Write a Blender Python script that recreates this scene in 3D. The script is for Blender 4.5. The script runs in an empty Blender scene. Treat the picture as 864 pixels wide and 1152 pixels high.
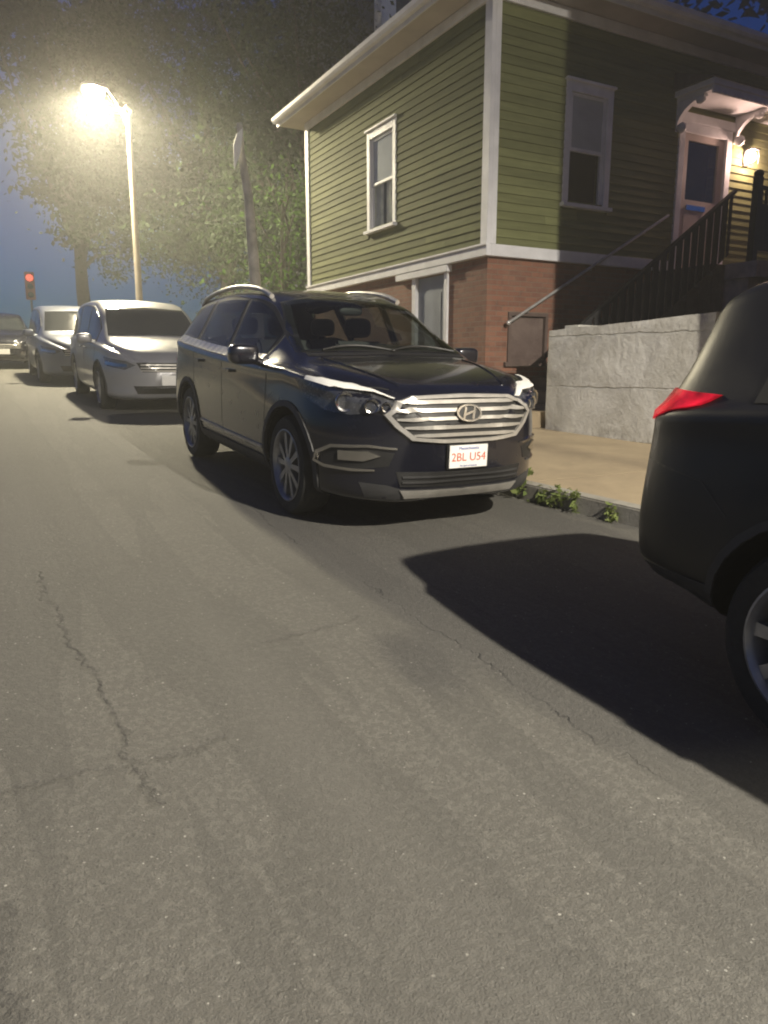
import bpy, bmesh, math, random
import numpy as np
from mathutils import Vector, Matrix
from mathutils.bvhtree import BVHTree

random.seed(7); RNG = np.random.default_rng(7)
R = math.radians
SC = bpy.context.scene
COL = SC.collection
TH = R(28.6)                    # street direction, left of the view direction
SLOPE = math.tan(R(3.02))       # the street climbs away from the camera
H = 1.308                       # camera height
RZ = Matrix.Rotation(TH, 4, 'Z')
# local street axes: x = across the street (to the houses), y = up the street, z = up


def road_z(a):
    return SLOPE * a


# ------------------------------------------------------------------ materials
def new_mat(name):
    m = bpy.data.materials.new(name); m.use_nodes = True
    nt = m.node_tree; b = nt.nodes['Principled BSDF']
    return m, nt, b


def N(nt, kind, **kw):
    n = nt.nodes.new(kind)
    for k, v in kw.items():
        if k in n.inputs.keys():
            n.inputs[k].default_value = v
        else:
            setattr(n, k, v)
    return n


def mathn(nt, op, a, b=None, clamp=False):
    n = nt.nodes.new('ShaderNodeMath'); n.operation = op; n.use_clamp = clamp
    for i, v in enumerate((a, b)):
        if v is None: continue
        if isinstance(v, (int, float)): n.inputs[i].default_value = v
        else: nt.links.new(v, n.inputs[i])
    return n.outputs[0]


def mixc(nt, fac, c1, c2, mode='MIX'):
    n = nt.nodes.new('ShaderNodeMix'); n.data_type = 'RGBA'; n.blend_type = mode
    for sock, v in ((n.inputs[0], fac), (n.inputs[6], c1), (n.inputs[7], c2)):
        if isinstance(v, (int, float)): sock.default_value = v
        elif isinstance(v, tuple): sock.default_value = v if len(v) == 4 else v + (1,)
        else: nt.links.new(v, sock)
    return n.outputs[2]


def noise(nt, vec, scale, detail=4, rough=.55, dist=0.):
    n = nt.nodes.new('ShaderNodeTexNoise'); n.inputs['Scale'].default_value = scale
    n.inputs['Detail'].default_value = detail; n.inputs['Roughness'].default_value = rough
    n.inputs['Distortion'].default_value = dist
    if vec is not None: nt.links.new(vec, n.inputs['Vector'])
    return n.outputs['Fac']


def ramp(nt, fac, p0, p1, c0=(0, 0, 0, 1), c1=(1, 1, 1, 1)):
    n = nt.nodes.new('ShaderNodeValToRGB')
    n.color_ramp.elements[0].position = p0; n.color_ramp.elements[0].color = c0
    n.color_ramp.elements[1].position = p1; n.color_ramp.elements[1].color = c1
    nt.links.new(fac, n.inputs[0]); return n.outputs[0]


def bump(nt, b, h, strength=.3, dist=.01):
    n = nt.nodes.new('ShaderNodeBump'); n.inputs['Strength'].default_value = strength
    n.inputs['Distance'].default_value = dist
    nt.links.new(h, n.inputs['Height']); nt.links.new(n.outputs[0], b.inputs['Normal'])


def objco(nt):
    return nt.nodes.new('ShaderNodeTexCoord').outputs['Object']


def plain(name, col, rough=.5, metal=0., var=.25, scale=6., bmp=0., bscale=40., coat=0., spec=.5):
    """a base colour broken by soft dirt noise"""
    m, nt, b = new_mat(name)
    co = objco(nt)
    f = noise(nt, co, scale, 6, .6)
    dark = tuple(c * (1 - var) for c in col); light = tuple(min(1, c * (1 + var)) for c in col)
    nt.links.new(mixc(nt, ramp(nt, f, .3, .7), dark, light), b.inputs['Base Color'])
    b.inputs['Roughness'].default_value = rough; b.inputs['Metallic'].default_value = metal
    b.inputs['Specular IOR Level'].default_value = spec
    r2 = noise(nt, co, scale * 3, 4)
    nt.links.new(mathn(nt, 'ADD', mathn(nt, 'MULTIPLY', r2, .2), max(0, rough - .1)), b.inputs['Roughness'])
    if coat: b.inputs['Coat Weight'].default_value = coat; b.inputs['Coat Roughness'].default_value = .08
    if bmp: bump(nt, b, noise(nt, co, bscale, 4), bmp)
    return m


def emit(name, col, strength):
    m, nt, b = new_mat(name)
    b.inputs['Base Color'].default_value = (.8, .8, .8, 1)
    b.inputs['Emission Color'].default_value = col + (1,); b.inputs['Emission Strength'].default_value = strength
    return m


def asphalt():
    m, nt, b = new_mat('worn_asphalt')
    co = objco(nt)
    sx = N(nt, 'ShaderNodeSeparateXYZ'); nt.links.new(co, sx.inputs[0])
    x, y = sx.outputs[0], sx.outputs[1]
    big = noise(nt, co, .55, 5, .6)
    mid = noise(nt, co, 4.5, 6, .65)
    fine = noise(nt, co, 160, 3, .7)
    base = mixc(nt, ramp(nt, big, .3, .7), (.096, .094, .085), (.132, .128, .115))
    base = mixc(nt, mathn(nt, 'MULTIPLY', ramp(nt, mid, .35, .75), .32), base, (.075, .070, .062))
    base = mixc(nt, mathn(nt, 'MULTIPLY', ramp(nt, fine, .35, .65), .8), base, mixc(nt, .6, base, (.17, .16, .135)))
    # exposed stones: small pale chips and small dark pits
    v = N(nt, 'ShaderNodeTexVoronoi', feature='F1'); v.inputs['Scale'].default_value = 85
    nt.links.new(co, v.inputs['Vector'])
    vs = N(nt, 'ShaderNodeSeparateColor'); nt.links.new(v.outputs['Color'], vs.inputs[0])
    chip = mathn(nt, 'MULTIPLY', mathn(nt, 'LESS_THAN', v.outputs['Distance'], mathn(nt, 'MULTIPLY', vs.outputs[2], .34)), mathn(nt, 'GREATER_THAN', vs.outputs[0], .95))
    base = mixc(nt, mathn(nt, 'MULTIPLY', chip, .75), base, (.40, .39, .35))
    pit = mathn(nt, 'MULTIPLY', mathn(nt, 'LESS_THAN', v.outputs['Distance'], .30), mathn(nt, 'LESS_THAN', vs.outputs[1], .05))
    base = mixc(nt, mathn(nt, 'MULTIPLY', pit, .6), base, (.03, .03, .03))
    # warping for crack lines
    w1 = mathn(nt, 'MULTIPLY', mathn(nt, 'SUBTRACT', noise(nt, co, 1.6, 5, .7), .5), .30)
    w2 = mathn(nt, 'MULTIPLY', mathn(nt, 'SUBTRACT', noise(nt, co, 9., 5, .7), .5), .09)
    warp = mathn(nt, 'ADD', w1, w2)
    patchy = ramp(nt, noise(nt, co, 2.2, 3), .38, .62)

    def line(coord, centre, width, other=None, lo=None, hi=None, slope=0.):
        c = mathn(nt, 'SUBTRACT', mathn(nt, 'ADD', coord, warp), centre)
        if slope: c = mathn(nt, 'SUBTRACT', c, mathn(nt, 'MULTIPLY', other, slope))
        f = mathn(nt, 'SUBTRACT', 1, mathn(nt, 'DIVIDE', mathn(nt, 'ABSOLUTE', c), width), True)
        if lo is not None:
            f = mathn(nt, 'MULTIPLY', f, mathn(nt, 'MULTIPLY', mathn(nt, 'GREATER_THAN', other, lo), mathn(nt, 'LESS_THAN', other, hi)))
        return f
    seam = mathn(nt, 'MULTIPLY', line(x, 1.72, .012), mathn(nt, 'MULTIPLY', patchy, .8))
    c1 = mathn(nt, 'MULTIPLY', line(x, .45, .020, y, 1.95, 4.3, -.062), .75)
    c2 = mathn(nt, 'MULTIPLY', line(y, 2.2, .026, x, -6., .62), .65)
    c3 = mathn(nt, 'MULTIPLY', line(x, -.08, .06, y, -3., 1.75), .8)
    c4 = mathn(nt, 'MULTIPLY', line(y, 2.62, .025, x, .35, 1.5, .25), patchy)
    cr = mathn(nt, 'MAXIMUM', mathn(nt, 'MAXIMUM', seam, c1), mathn(nt, 'MAXIMUM', c2, mathn(nt, 'MAXIMUM', c3, c4)))
    cr = mathn(nt, 'MULTIPLY', cr, ramp(nt, noise(nt, co, 14, 4), .3, .55))
    # the gutter strip beyond the seam is a little darker
    gut = mathn(nt, 'GREATER_THAN', mathn(nt, 'ADD', x, warp), 1.72)
    base = mixc(nt, mathn(nt, 'MULTIPLY', gut, .28), base, (.070, .068, .062))
    ag = noise(nt, co, 38, 5, .75)
    base = mixc(nt, mathn(nt, 'MULTIPLY', ramp(nt, ag, .50, .66), .30), base, (.185, .175, .150))
    base = mixc(nt, mathn(nt, 'MULTIPLY', ramp(nt, ag, .48, .34), .40), base, (.050, .048, .043))
    oil = noise(nt, co, .9, 4, .5)
    base = mixc(nt, mathn(nt, 'MULTIPLY', ramp(nt, oil, .60, .72), .35), base, (.055, .052, .047))
    mp = N(nt, 'ShaderNodeMapping'); mp.inputs['Scale'].default_value = (1.5, .10, 1.); nt.links.new(co, mp.inputs[0])
    trk = noise(nt, mp.outputs[0], 1.3, 4, .55)
    base = mixc(nt, mathn(nt, 'MULTIPLY', ramp(nt, trk, .48, .66), .30), base, (.165, .158, .140))
    base = mixc(nt, mathn(nt, 'MULTIPLY', ramp(nt, trk, .46, .30), .30), base, (.062, .060, .054))
    base = mixc(nt, mathn(nt, 'MULTIPLY', cr, .52), base, (.022, .021, .02))
    nt.links.new(base, b.inputs['Base Color'])
    b.inputs['Roughness'].default_value = .68
    nt.links.new(mathn(nt, 'SUBTRACT', .78, mathn(nt, 'MULTIPLY', chip, .5)), b.inputs['Roughness'])
    hh = mathn(nt, 'ADD', mathn(nt, 'MULTIPLY', fine, .8), mathn(nt, 'MULTIPLY', noise(nt, co, 45, 4, .6), .9))
    hh = mathn(nt, 'SUBTRACT', hh, mathn(nt, 'MULTIPLY', cr, 1.5))
    bump(nt, b, hh, .9, .008)
    return m


def concrete(name, col, stain, bscale=30, joints=None, bs=.4):
    m, nt, b = new_mat(name)
    co = objco(nt); jf = None
    f = noise(nt, co, 1.8, 8, .7, .6); g = noise(nt, co, 11, 6, .7)
    base = mixc(nt, ramp(nt, f, .35, .68), stain, col)
    base = mixc(nt, mathn(nt, 'MULTIPLY', ramp(nt, g, .52, .70), .55), base, stain)
    base = mixc(nt, mathn(nt, 'MULTIPLY', ramp(nt, noise(nt, co, 90, 3, .7), .35, .7), .3), base, tuple(c * 1.25 for c in col))
    hh = mathn(nt, 'ADD', noise(nt, co, bscale, 6, .7), mathn(nt, 'MULTIPLY', g, .8))
    if joints:
        sx = N(nt, 'ShaderNodeSeparateXYZ'); nt.links.new(co, sx.inputs[0]); cb = N(nt, 'ShaderNodeCombineXYZ')
        wz = mathn(nt, 'MULTIPLY', mathn(nt, 'SUBTRACT', noise(nt, co, 3, 4, .7), .5), .07)
        nt.links.new(mathn(nt, 'ADD', sx.outputs[1], wz), cb.inputs[0]); nt.links.new(mathn(nt, 'ADD', sx.outputs[2], wz), cb.inputs[1])
        t = N(nt, 'ShaderNodeTexBrick'); t.inputs['Scale'].default_value = 1.; t.inputs['Brick Width'].default_value = joints[0]; t.inputs['Row Height'].default_value = joints[1]
        t.inputs['Mortar Size'].default_value = .012; t.inputs['Mortar Smooth'].default_value = .8
        nt.links.new(cb.outputs[0], t.inputs['Vector'])
        jf = mathn(nt, 'MULTIPLY', t.outputs['Fac'], ramp(nt, noise(nt, co, 2.5, 4), .35, .6))
        base = mixc(nt, mathn(nt, 'MULTIPLY', jf, .4), base, tuple(c * .6 for c in stain))
        hh = mathn(nt, 'SUBTRACT', hh, mathn(nt, 'MULTIPLY', jf, 1.2))
    nt.links.new(base, b.inputs['Base Color']); b.inputs['Roughness'].default_value = .85
    bump(nt, b, hh, bs, .02)
    return m


def brick(name, axis):
    m, nt, b = new_mat(name)
    co = objco(nt)
    sx = N(nt, 'ShaderNodeSeparateXYZ'); nt.links.new(co, sx.inputs[0])
    cb = N(nt, 'ShaderNodeCombineXYZ')
    nt.links.new(sx.outputs[axis], cb.inputs[0]); nt.links.new(sx.outputs[2], cb.inputs[1])
    t = N(nt, 'ShaderNodeTexBrick')
    t.inputs['Scale'].default_value = 1.; t.inputs['Brick Width'].default_value = .21; t.inputs['Row Height'].default_value = .072
    t.inputs['Mortar Size'].default_value = .006; t.inputs['Mortar Smooth'].default_value = .3; t.inputs['Bias'].default_value = -.2
    t.inputs['Color1'].default_value = (.25, .112, .070, 1); t.inputs['Color2'].default_value = (.155, .068, .046, 1)
    t.inputs['Mortar'].default_value = (.20, .155, .12, 1)
    nt.links.new(cb.outputs[0], t.inputs['Vector'])
    f = noise(nt, co, 2.5, 7, .7)
    base = mixc(nt, mathn(nt, 'MULTIPLY', ramp(nt, f, .45, .7), .5), t.outputs['Color'], (.26, .16, .115))
    base = mixc(nt, mathn(nt, 'MULTIPLY', ramp(nt, noise(nt, co, 7, 6, .7), .55, .72), .5), base, (.075, .045, .035))
    nt.links.new(base, b.inputs['Base Color']); b.inputs['Roughness'].default_value = .88
    h = mathn(nt, 'ADD', mathn(nt, 'MULTIPLY', t.outputs['Fac'], -1.), mathn(nt, 'MULTIPLY', noise(nt, co, 60, 4), .5))
    bump(nt, b, h, .7, .012)
    return m


def siding(name, col):
    m, nt, b = new_mat(name)
    co = objco(nt)
    mp = N(nt, 'ShaderNodeMapping'); mp.inputs['Scale'].default_value = (.6, .6, 9)
    nt.links.new(co, mp.inputs[0])
    f = noise(nt, mp.outputs[0], 2.2, 6, .65)
    base = mixc(nt, ramp(nt, f, .3, .7), tuple(c * .78 for c in col), tuple(c * 1.15 for c in col))
    g = N(nt, 'ShaderNodeNewGeometry'); k = ramp(nt, g.outputs['Random Per Island'], 0., 1., (.80, .80, .80, 1), (1.12, 1.12, 1.12, 1))
    base = mixc(nt, 1., base, k, 'MULTIPLY')
    d = noise(nt, co, 1.4, 6, .7)
    base = mixc(nt, mathn(nt, 'MULTIPLY', ramp(nt, d, .52, .75), .35), base, tuple(c * .55 for c in col))
    nt.links.new(base, b.inputs['Base Color']); b.inputs['Roughness'].default_value = .8; b.inputs['Specular IOR Level'].default_value = .15
    bump(nt, b, noise(nt, mp.outputs[0], 14, 5, .7), .25, .006)
    return m


def leaf_mat(name, c1, c2):
    m, nt, b = new_mat(name)
    g = N(nt, 'ShaderNodeNewGeometry')
    nt.links.new(mixc(nt, g.outputs['Random Per Island'], c1, c2), b.inputs['Base Color'])
    b.inputs['Roughness'].default_value = .75; b.inputs['Specular IOR Level'].default_value = .15
    tr = N(nt, 'ShaderNodeBsdfTranslucent'); tr.inputs[0].default_value = tuple(c * 1.2 for c in c2) + (1,)
    mx = N(nt, 'ShaderNodeMixShader'); mx.inputs[0].default_value = .3
    nt.links.new(b.outputs[0], mx.inputs[1]); nt.links.new(tr.outputs[0], mx.inputs[2])
    nt.links.new(mx.outputs[0], nt.nodes['Material Output'].inputs['Surface'])
    return m


def car_glass(name, tint=(.015, .018, .02)):
    m, nt, b = new_mat(name)
    b.inputs['Base Color'].default_value = tint + (1,); b.inputs['Roughness'].default_value = .04
    b.inputs['Specular IOR Level'].default_value = .6
    co = objco(nt)
    nt.links.new(mathn(nt, 'ADD', mathn(nt, 'MULTIPLY', noise(nt, co, 5, 5), .14), .02), b.inputs['Roughness'])
    return m


def clear_glass(name, tint=(.75, .80, .78), rough=.02):
    m, nt, b = new_mat(name)
    b.inputs['Base Color'].default_value = tint + (1,); b.inputs['Roughness'].default_value = rough
    b.inputs['Transmission Weight'].default_value = 1.; b.inputs['IOR'].default_value = 1.45
    # thin pane: light passes straight on
    tp = N(nt, 'ShaderNodeBsdfTransparent'); tp.inputs[0].default_value = tint + (1,)
    gl = N(nt, 'ShaderNodeBsdfGlossy'); gl.inputs['Roughness'].default_value = rough
    fr = N(nt, 'ShaderNodeLayerWeight'); fr.inputs[0].default_value = .5
    mx = N(nt, 'ShaderNodeMixShader')
    nt.links.new(mathn(nt, 'ADD', mathn(nt, 'MULTIPLY', mathn(nt, 'POWER', fr.outputs['Facing'], 5.), .9), .04), mx.inputs[0])
    nt.links.new(tp.outputs[0], mx.inputs[1]); nt.links.new(gl.outputs[0], mx.inputs[2])
    nt.links.new(mx.outputs[0], nt.nodes['Material Output'].inputs['Surface'])
    return m


def glow_glass(name, col, strength):
    """a lamp's glass: gives off light and lets the light inside out"""
    m, nt, b = new_mat(name)
    e = N(nt, 'ShaderNodeEmission'); e.inputs[0].default_value = col + (1,); e.inputs[1].default_value = strength
    t = N(nt, 'ShaderNodeBsdfTransparent'); ad = N(nt, 'ShaderNodeAddShader')
    nt.links.new(e.outputs[0], ad.inputs[0]); nt.links.new(t.outputs[0], ad.inputs[1])
    nt.links.new(ad.outputs[0], nt.nodes['Material Output'].inputs['Surface'])
    return m


def painted_red_glint():  # reflection on the parked car's tail lens, put in as red emission
    m, nt, b = new_mat('tail_lens_painted_glint')
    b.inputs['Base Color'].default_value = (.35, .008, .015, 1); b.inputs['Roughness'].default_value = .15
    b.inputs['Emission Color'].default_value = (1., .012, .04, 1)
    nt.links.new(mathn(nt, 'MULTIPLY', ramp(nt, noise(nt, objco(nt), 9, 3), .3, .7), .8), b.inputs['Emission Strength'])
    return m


M = dict(
    asphalt=asphalt(),
    walk=concrete('sidewalk_concrete', (.32, .255, .165), (.22, .175, .115), 40, bs=.25),
    kerb=concrete('granite_kerb', (.30, .29, .26), (.14, .13, .11), 50),
    wallc=concrete('weathered_concrete', (.62, .61, .57), (.30, .285, .245), 12, (37., .63), bs=.8),
    soil=plain('soil', (.05, .042, .03), .9, var=.4, bmp=.6),
    brick_front=brick('brick_front', 1), brick_side=brick('brick_side', 0),
    green=siding('green_paint', (.185, .197, .088)),
    blue=siding('blue_grey_paint', (.09, .10, .13)),
    tan=siding('tan_paint', (.25, .21, .16)),
    white=plain('white_trim_paint', (.74, .74, .76), .55, var=.12, scale=3, bmp=.15),
    soffit=plain('soffit_paint', (.50, .46, .42), .6, var=.12, scale=2),
    roof=plain('roof_shingle', (.05, .048, .045), .9, var=.35, scale=12, bmp=.5),
    door_grey=plain('grey_blue_door_paint', (.20, .225, .27), .5, var=.1, scale=3),
    door_white=plain('cream_door_paint', (.48, .40, .36), .45, var=.1, scale=3),
    blind=plain('blind_fabric', (.55, .55, .58), .8, var=.08, scale=3),
    curtain=plain('lace_curtain', (.62, .60, .52), .85, var=.3, scale=5),
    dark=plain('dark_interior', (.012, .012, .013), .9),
    pane=clear_glass('window_glass', (.92, .95, .94)),
    black_iron=plain('black_iron', (.015, .015, .016), .5, var=.2),
    rail=plain('galvanised_rail', (.55, .55, .53), .4, metal=.6, var=.2, scale=8),
    pole=plain('lamp_pole_metal', (.42, .36, .28), .55, metal=.2, var=.15),
    wood=plain('weathered_pole_wood', (.42, .40, .36), .85, var=.35, scale=5, bmp=.5, bscale=20),
    panel=plain('pale_panel', (.82, .82, .80), .5, var=.1),
    bark=plain('bark', (.06, .05, .04), .9, var=.4, scale=8, bmp=.8, bscale=14),
    leaf=leaf_mat('tree_leaves', (.016, .027, .013), (.036, .055, .024)),
    leaf2=leaf_mat('bright_leaves', (.04, .08, .015), (.07, .13, .03)),
    weed=leaf_mat('weed_leaves', (.10, .14, .04), (.22, .26, .09)),
    navy=plain('navy_car_paint', (.0075, .0082, .0155), .24, metal=.25, var=.15, scale=3, coat=.8),
    black_paint=plain('black_car_paint', (.006, .006, .007), .42, var=.2, scale=3, coat=.15, spec=.4),
    silver=plain('silver_car_paint', (.33, .33, .345), .34, metal=.45, var=.06, scale=3, coat=.6),
    grey_blue=plain('grey_blue_car_paint', (.17, .185, .23), .34, metal=.4, var=.06, scale=3, coat=.6),
    plastic=plain('black_plastic', (.012, .012, .012), .55, var=.3, scale=8),
    cladding=plain('grey_cladding', (.030, .030, .031), .6, var=.25, scale=8),
    chrome=plain('chrome', (.62, .60, .56), .2, metal=1., var=.12, scale=10),
    satin=plain('satin_silver', (.52, .50, .46), .38, metal=.6, var=.15, scale=9),
    glass=car_glass('dark_car_glass'),
    screen=clear_glass('windscreen_glass', (.62, .68, .64)), tinted=clear_glass('tinted_glass', (.30, .32, .33)),
    lens=clear_glass('clear_lens', (.9, .9, .9)),
    lampbowl=plain('headlamp_bowl', (.16, .165, .18), .25, metal=.6, var=.3, scale=20), strip=plain('white_light_strip', (.80, .79, .74), .35, var=.05),
    red=plain('red_tail_lens', (.45, .012, .015), .15, var=.2, coat=.8),
    red_glint=painted_red_glint(),
    amber=plain('amber_lens', (.5, .18, .03), .2),
    tyre=plain('tyre_rubber', (.014, .014, .014), .8, var=.3, scale=15, bmp=.3),
    alloy=plain('alloy_rim', (.34, .34, .34), .35, metal=.7, var=.2, scale=10),
    plate=plain('plate_white', (.74, .73, .70), .45, var=.05),
    plate_red=plain('plate_red_ink', (.55, .12, .07), .5),
    plate_blue=plain('plate_blue_ink', (.10, .14, .40), .5),
    bulb=glow_glass('lamp_glow', (1., .80, .50), 60.),
    porch=glow_glass('porch_bulb_glow', (1., .66, .46), 40.),
    signal=emit('red_sign_added_glow', (1., .10, .04), 1.3),  # emission added so the distant red sign shows bright
    lid=plain('lamp_housing', (.16, .16, .16), .5, var=.1),
    seat=plain('seat_fabric', (.05, .05, .05), .8),
)

# ------------------------------------------------------------------ mesh helper
BASE = {}


class MB:
    def __init__(s):
        s.v = []; s.f = []; s.mi = []; s.cur = 0

    def add(s, vs, fs):
        o = len(s.v); s.v += [tuple(p) for p in vs]
        s.f += [tuple(i + o for i in f) for f in fs]; s.mi += [s.cur] * len(fs)
        return s

    def box(s, x0, x1, y0, y1, z0, z1):
        vs = [(x, y, z) for z in (z0, z1) for y in (y0, y1) for x in (x0, x1)]
        return s.add(vs, [(0, 2, 3, 1), (4, 5, 7, 6), (0, 1, 5, 4), (2, 6, 7, 3), (0, 4, 6, 2), (1, 3, 7, 5)])

    def prism(s, poly, z0, z1):
        """poly in (x, y); z0/z1 numbers or functions of (x, y)"""
        n = len(poly); g = lambda z, p: z(*p) if callable(z) else z
        vs = [(p[0], p[1], g(z0, p)) for p in poly] + [(p[0], p[1], g(z1, p)) for p in poly]
        ar = sum(poly[i][0] * poly[(i + 1) % n][1] - poly[(i + 1) % n][0] * poly[i][1] for i in range(n))
        fs = [tuple(reversed(range(n))), tuple(range(n, 2 * n))] + [(i, (i + 1) % n, (i + 1) % n + n, i + n) for i in range(n)]
        if ar < 0: fs = [tuple(reversed(f)) for f in fs]
        return s.add(vs, fs)

    def tube(s, pts, r, n=10, cap=True):
        pts = [Vector(p) for p in pts]; rs = r if isinstance(r, (list, tuple)) else [r] * len(pts)
        vs = []; fs = []
        ref = None
        for i, p in enumerate(pts):
            d = (pts[min(i + 1, len(pts) - 1)] - pts[max(i - 1, 0)]).normalized()
            if ref is None:
                ref = d.orthogonal().normalized()
            ref = (ref - d * ref.dot(d)).normalized(); w = d.cross(ref)
            for k in range(n):
                t = 2 * math.pi * k / n
                vs.append(p + (ref * math.cos(t) + w * math.sin(t)) * rs[i])
        for i in range(len(pts) - 1):
            for k in range(n):
                a = i * n + k; b = i * n + (k + 1) % n
                fs.append((a, b, b + n, a + n))
        if cap:
            fs.append(tuple(reversed(range(n)))); fs.append(tuple(range((len(pts) - 1) * n, len(pts) * n)))
        return s.add(vs, fs)

    def lathe(s, prof, c, axis, n=32, closed=False):
        """prof: (radius, along) pairs"""
        c = Vector(c); ax = Vector(axis).normalized(); u = ax.orthogonal().normalized(); w = ax.cross(u)
        vs = [c + ax * h + (u * math.cos(2 * math.pi * k / n) + w * math.sin(2 * math.pi * k / n)) * r for r, h in prof for k in range(n)]
        fs = []
        m = len(prof)
        for i in range(m if closed else m - 1):
            j = (i + 1) % m
            for k in range(n):
                k2 = (k + 1) % n
                fs.append((i * n + k, i * n + k2, j * n + k2, j * n + k))
        return s.add(vs, fs)

    def ellipsoid(s, c, r, nu=16, nv=10, e=1.):
        c = Vector(c); vs = []; fs = []
        pw = lambda q: math.copysign(abs(q) ** e, q)
        for j in range(nv + 1):
            ph = -math.pi / 2 + math.pi * j / nv
            for i in range(nu):
                t = 2 * math.pi * i / nu
                vs.append((c[0] + r[0] * pw(math.cos(ph)) * pw(math.cos(t)), c[1] + r[1] * pw(math.cos(ph)) * pw(math.sin(t)), c[2] + r[2] * pw(math.sin(ph))))
        for j in range(nv):
            for i in range(nu):
                i2 = (i + 1) % nu
                fs.append((j * nu + i, j * nu + i2, (j + 1) * nu + i2, (j + 1) * nu + i))
        return s.add(vs, fs)

    def build(s, name, mat, parent=None, base=(0, 0, 0), smooth=None, bevel=0.):
        if parent is not None: base = BASE[parent.name]
        me = bpy.data.meshes.new(name)
        bx, by, bz = base
        me.from_pydata([(x - bx, y - by, z - bz) for x, y, z in s.v], [], s.f)
        for mm in (mat if isinstance(mat, (list, tuple)) else [mat]): me.materials.append(mm)
        if any(s.mi): me.polygons.foreach_set('material_index', s.mi)
        bm = bmesh.new(); bm.from_mesh(me)
        bmesh.ops.recalc_face_normals(bm, faces=bm.faces)
        if bevel:
            bmesh.ops.bevel(bm, geom=[e for e in bm.edges if len(e.link_faces) == 2 and e.calc_face_angle(0) > .6], offset=bevel, segments=2, affect='EDGES', clamp_overlap=True)
        bm.to_mesh(me); bm.free()
        if smooth is not None:
            me.shade_smooth(); me.set_sharp_from_angle(angle=R(smooth))
        o = bpy.data.objects.new(name, me); COL.objects.link(o)
        attach(o, parent, base)
        return o


def attach(o, parent, base):
    BASE[o.name] = tuple(base)
    if parent is not None:
        o.parent = parent
    else:
        o.matrix_world = RZ @ Matrix.Translation(base)


def tag(o, label, cat, group=None, kind=None):
    o['label'] = label; o['category'] = cat
    if group: o['group'] = group
    if kind: o['kind'] = kind
    return o


def empty(name, base, label=None, cat=None, group=None):
    o = bpy.data.objects.new(name, None); COL.objects.link(o); o.empty_display_size = .2
    attach(o, None, base)
    if label: tag(o, label, cat, group)
    return o


def struct(o):
    o['kind'] = 'structure'; return o


def copy_tree(o, parent=None):
    c = o.copy(); COL.objects.link(c)
    if parent is not None: c.parent = parent
    for ch in [k for k in COL.objects if k.parent == o]: copy_tree(ch, c)
    return c


# ------------------------------------------------------------------ ground, road, pavement
KERB = [(9.4, -26.), (5.2, -2.8), (3.86, 4.8), (3.85, 30.), (3.0, 52.), (3.0, 78.)]
def kerb_b(a):
    for (b0, a0), (b1, a1) in zip(KERB, KERB[1:]):
        if a <= a1: return b0 + (b1 - b0) * (a - a0) / (a1 - a0)
    return KERB[-1][0]
rz = lambda off: (lambda x, y: road_z(y) + off)
# one sheet of soil under everything, up to the crest of the hill
m = MB(); m.add([(-40, -34, road_z(-34) - .3), (45, -34, road_z(-34) - .3), (45, 80, road_z(80) - .3), (-40, 80, road_z(80) - .3)], [(0, 1, 2, 3)])
struct(m.build('ground', M['soil']))
m = MB()
ys = [-26, -15, -8, -2.8, 0, 2, 4.8, 10, 20, 30, 40, 52, 64, 78]
vs = []
for a in ys: vs += [(-4.6, a, road_z(a)), (kerb_b(a) + .02, a, road_z(a))]
m.add(vs, [(2 * i, 2 * i + 1, 2 * i + 3, 2 * i + 2) for i in range(len(ys) - 1)])
struct(m.build('road', M['asphalt']))

KH = .13
m = MB(); vs = []
for (b0, a0), (b1, a1) in zip(KERB, KERB[1:]):
    L = math.hypot(b1 - b0, a1 - a0); n = max(1, int(L / 2.1))
    for i in range(n):
        t0, t1 = i / n + .004 / L, (i + 1) / n - .004 / L
        p0 = (b0 + (b1 - b0) * t0, a0 + (a1 - a0) * t0); p1 = (b0 + (b1 - b0) * t1, a0 + (a1 - a0) * t1)
        j = random.uniform(-.008, .008)
        m.prism([(p0[0] + j, p0[1]), (p1[0] + j, p1[1]), (p1[0] + .15, p1[1]), (p0[0] + .15, p0[1])], rz(-.25), rz(KH + random.uniform(-.006, .006)))
struct(m.build('kerb', M['kerb'], bevel=.012))
SW = KH - .006
m = MB()
seg = [-26, -18, -10, -2.8, -1.3, .2, 1.7, 3.2, 4.8, 6.3, 7.8, 9.3, 10.8, 12.3, 13.8, 15.3, 16.8, 18.3, 20, 25, 30, 52, 64, 78]
for i in range(len(seg) - 1):
    a0, a1 = seg[i] + .009, seg[i + 1] - .009
    out = lambda a: max(6.9, kerb_b(a) + 2.9) if a > 9 else kerb_b(a) + 3.1
    m.prism([(kerb_b(a0) + .155, a0), (kerb_b(a1) + .155, a1), (out(a1), a1), (out(a0), a0)], rz(-.2), rz(SW + random.uniform(-.003, .003)))
struct(m.build('sidewalk', M['walk']))
# far side of the street: kerb and pavement
m = MB(); m.prism([(-4.6, -26), (-4.6, 78), (-4.75, 78), (-4.75, -26)], rz(-.2), rz(KH)); o = struct(m.build('kerb', M['kerb']))
m = MB(); m.prism([(-4.76, -26), (-4.76, 78), (-7.2, 78), (-7.2, -26)], rz(-.2), rz(SW)); struct(m.build('sidewalk', M['walk']))

# ------------------------------------------------------------------ the green house
HB, HA = 6.5, 8.88          # street front plane b, side wall plane a
HA2, HB2 = 15.25, 17.0
ZT = 2.90                    # bottom of the clapboards
ZW = 6.10                    # top of the clapboards
house = empty('clapboard_house', (HB, HA, .4), 'green clapboard house with white trim on a red brick basement behind the retaining wall', 'house')


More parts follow.
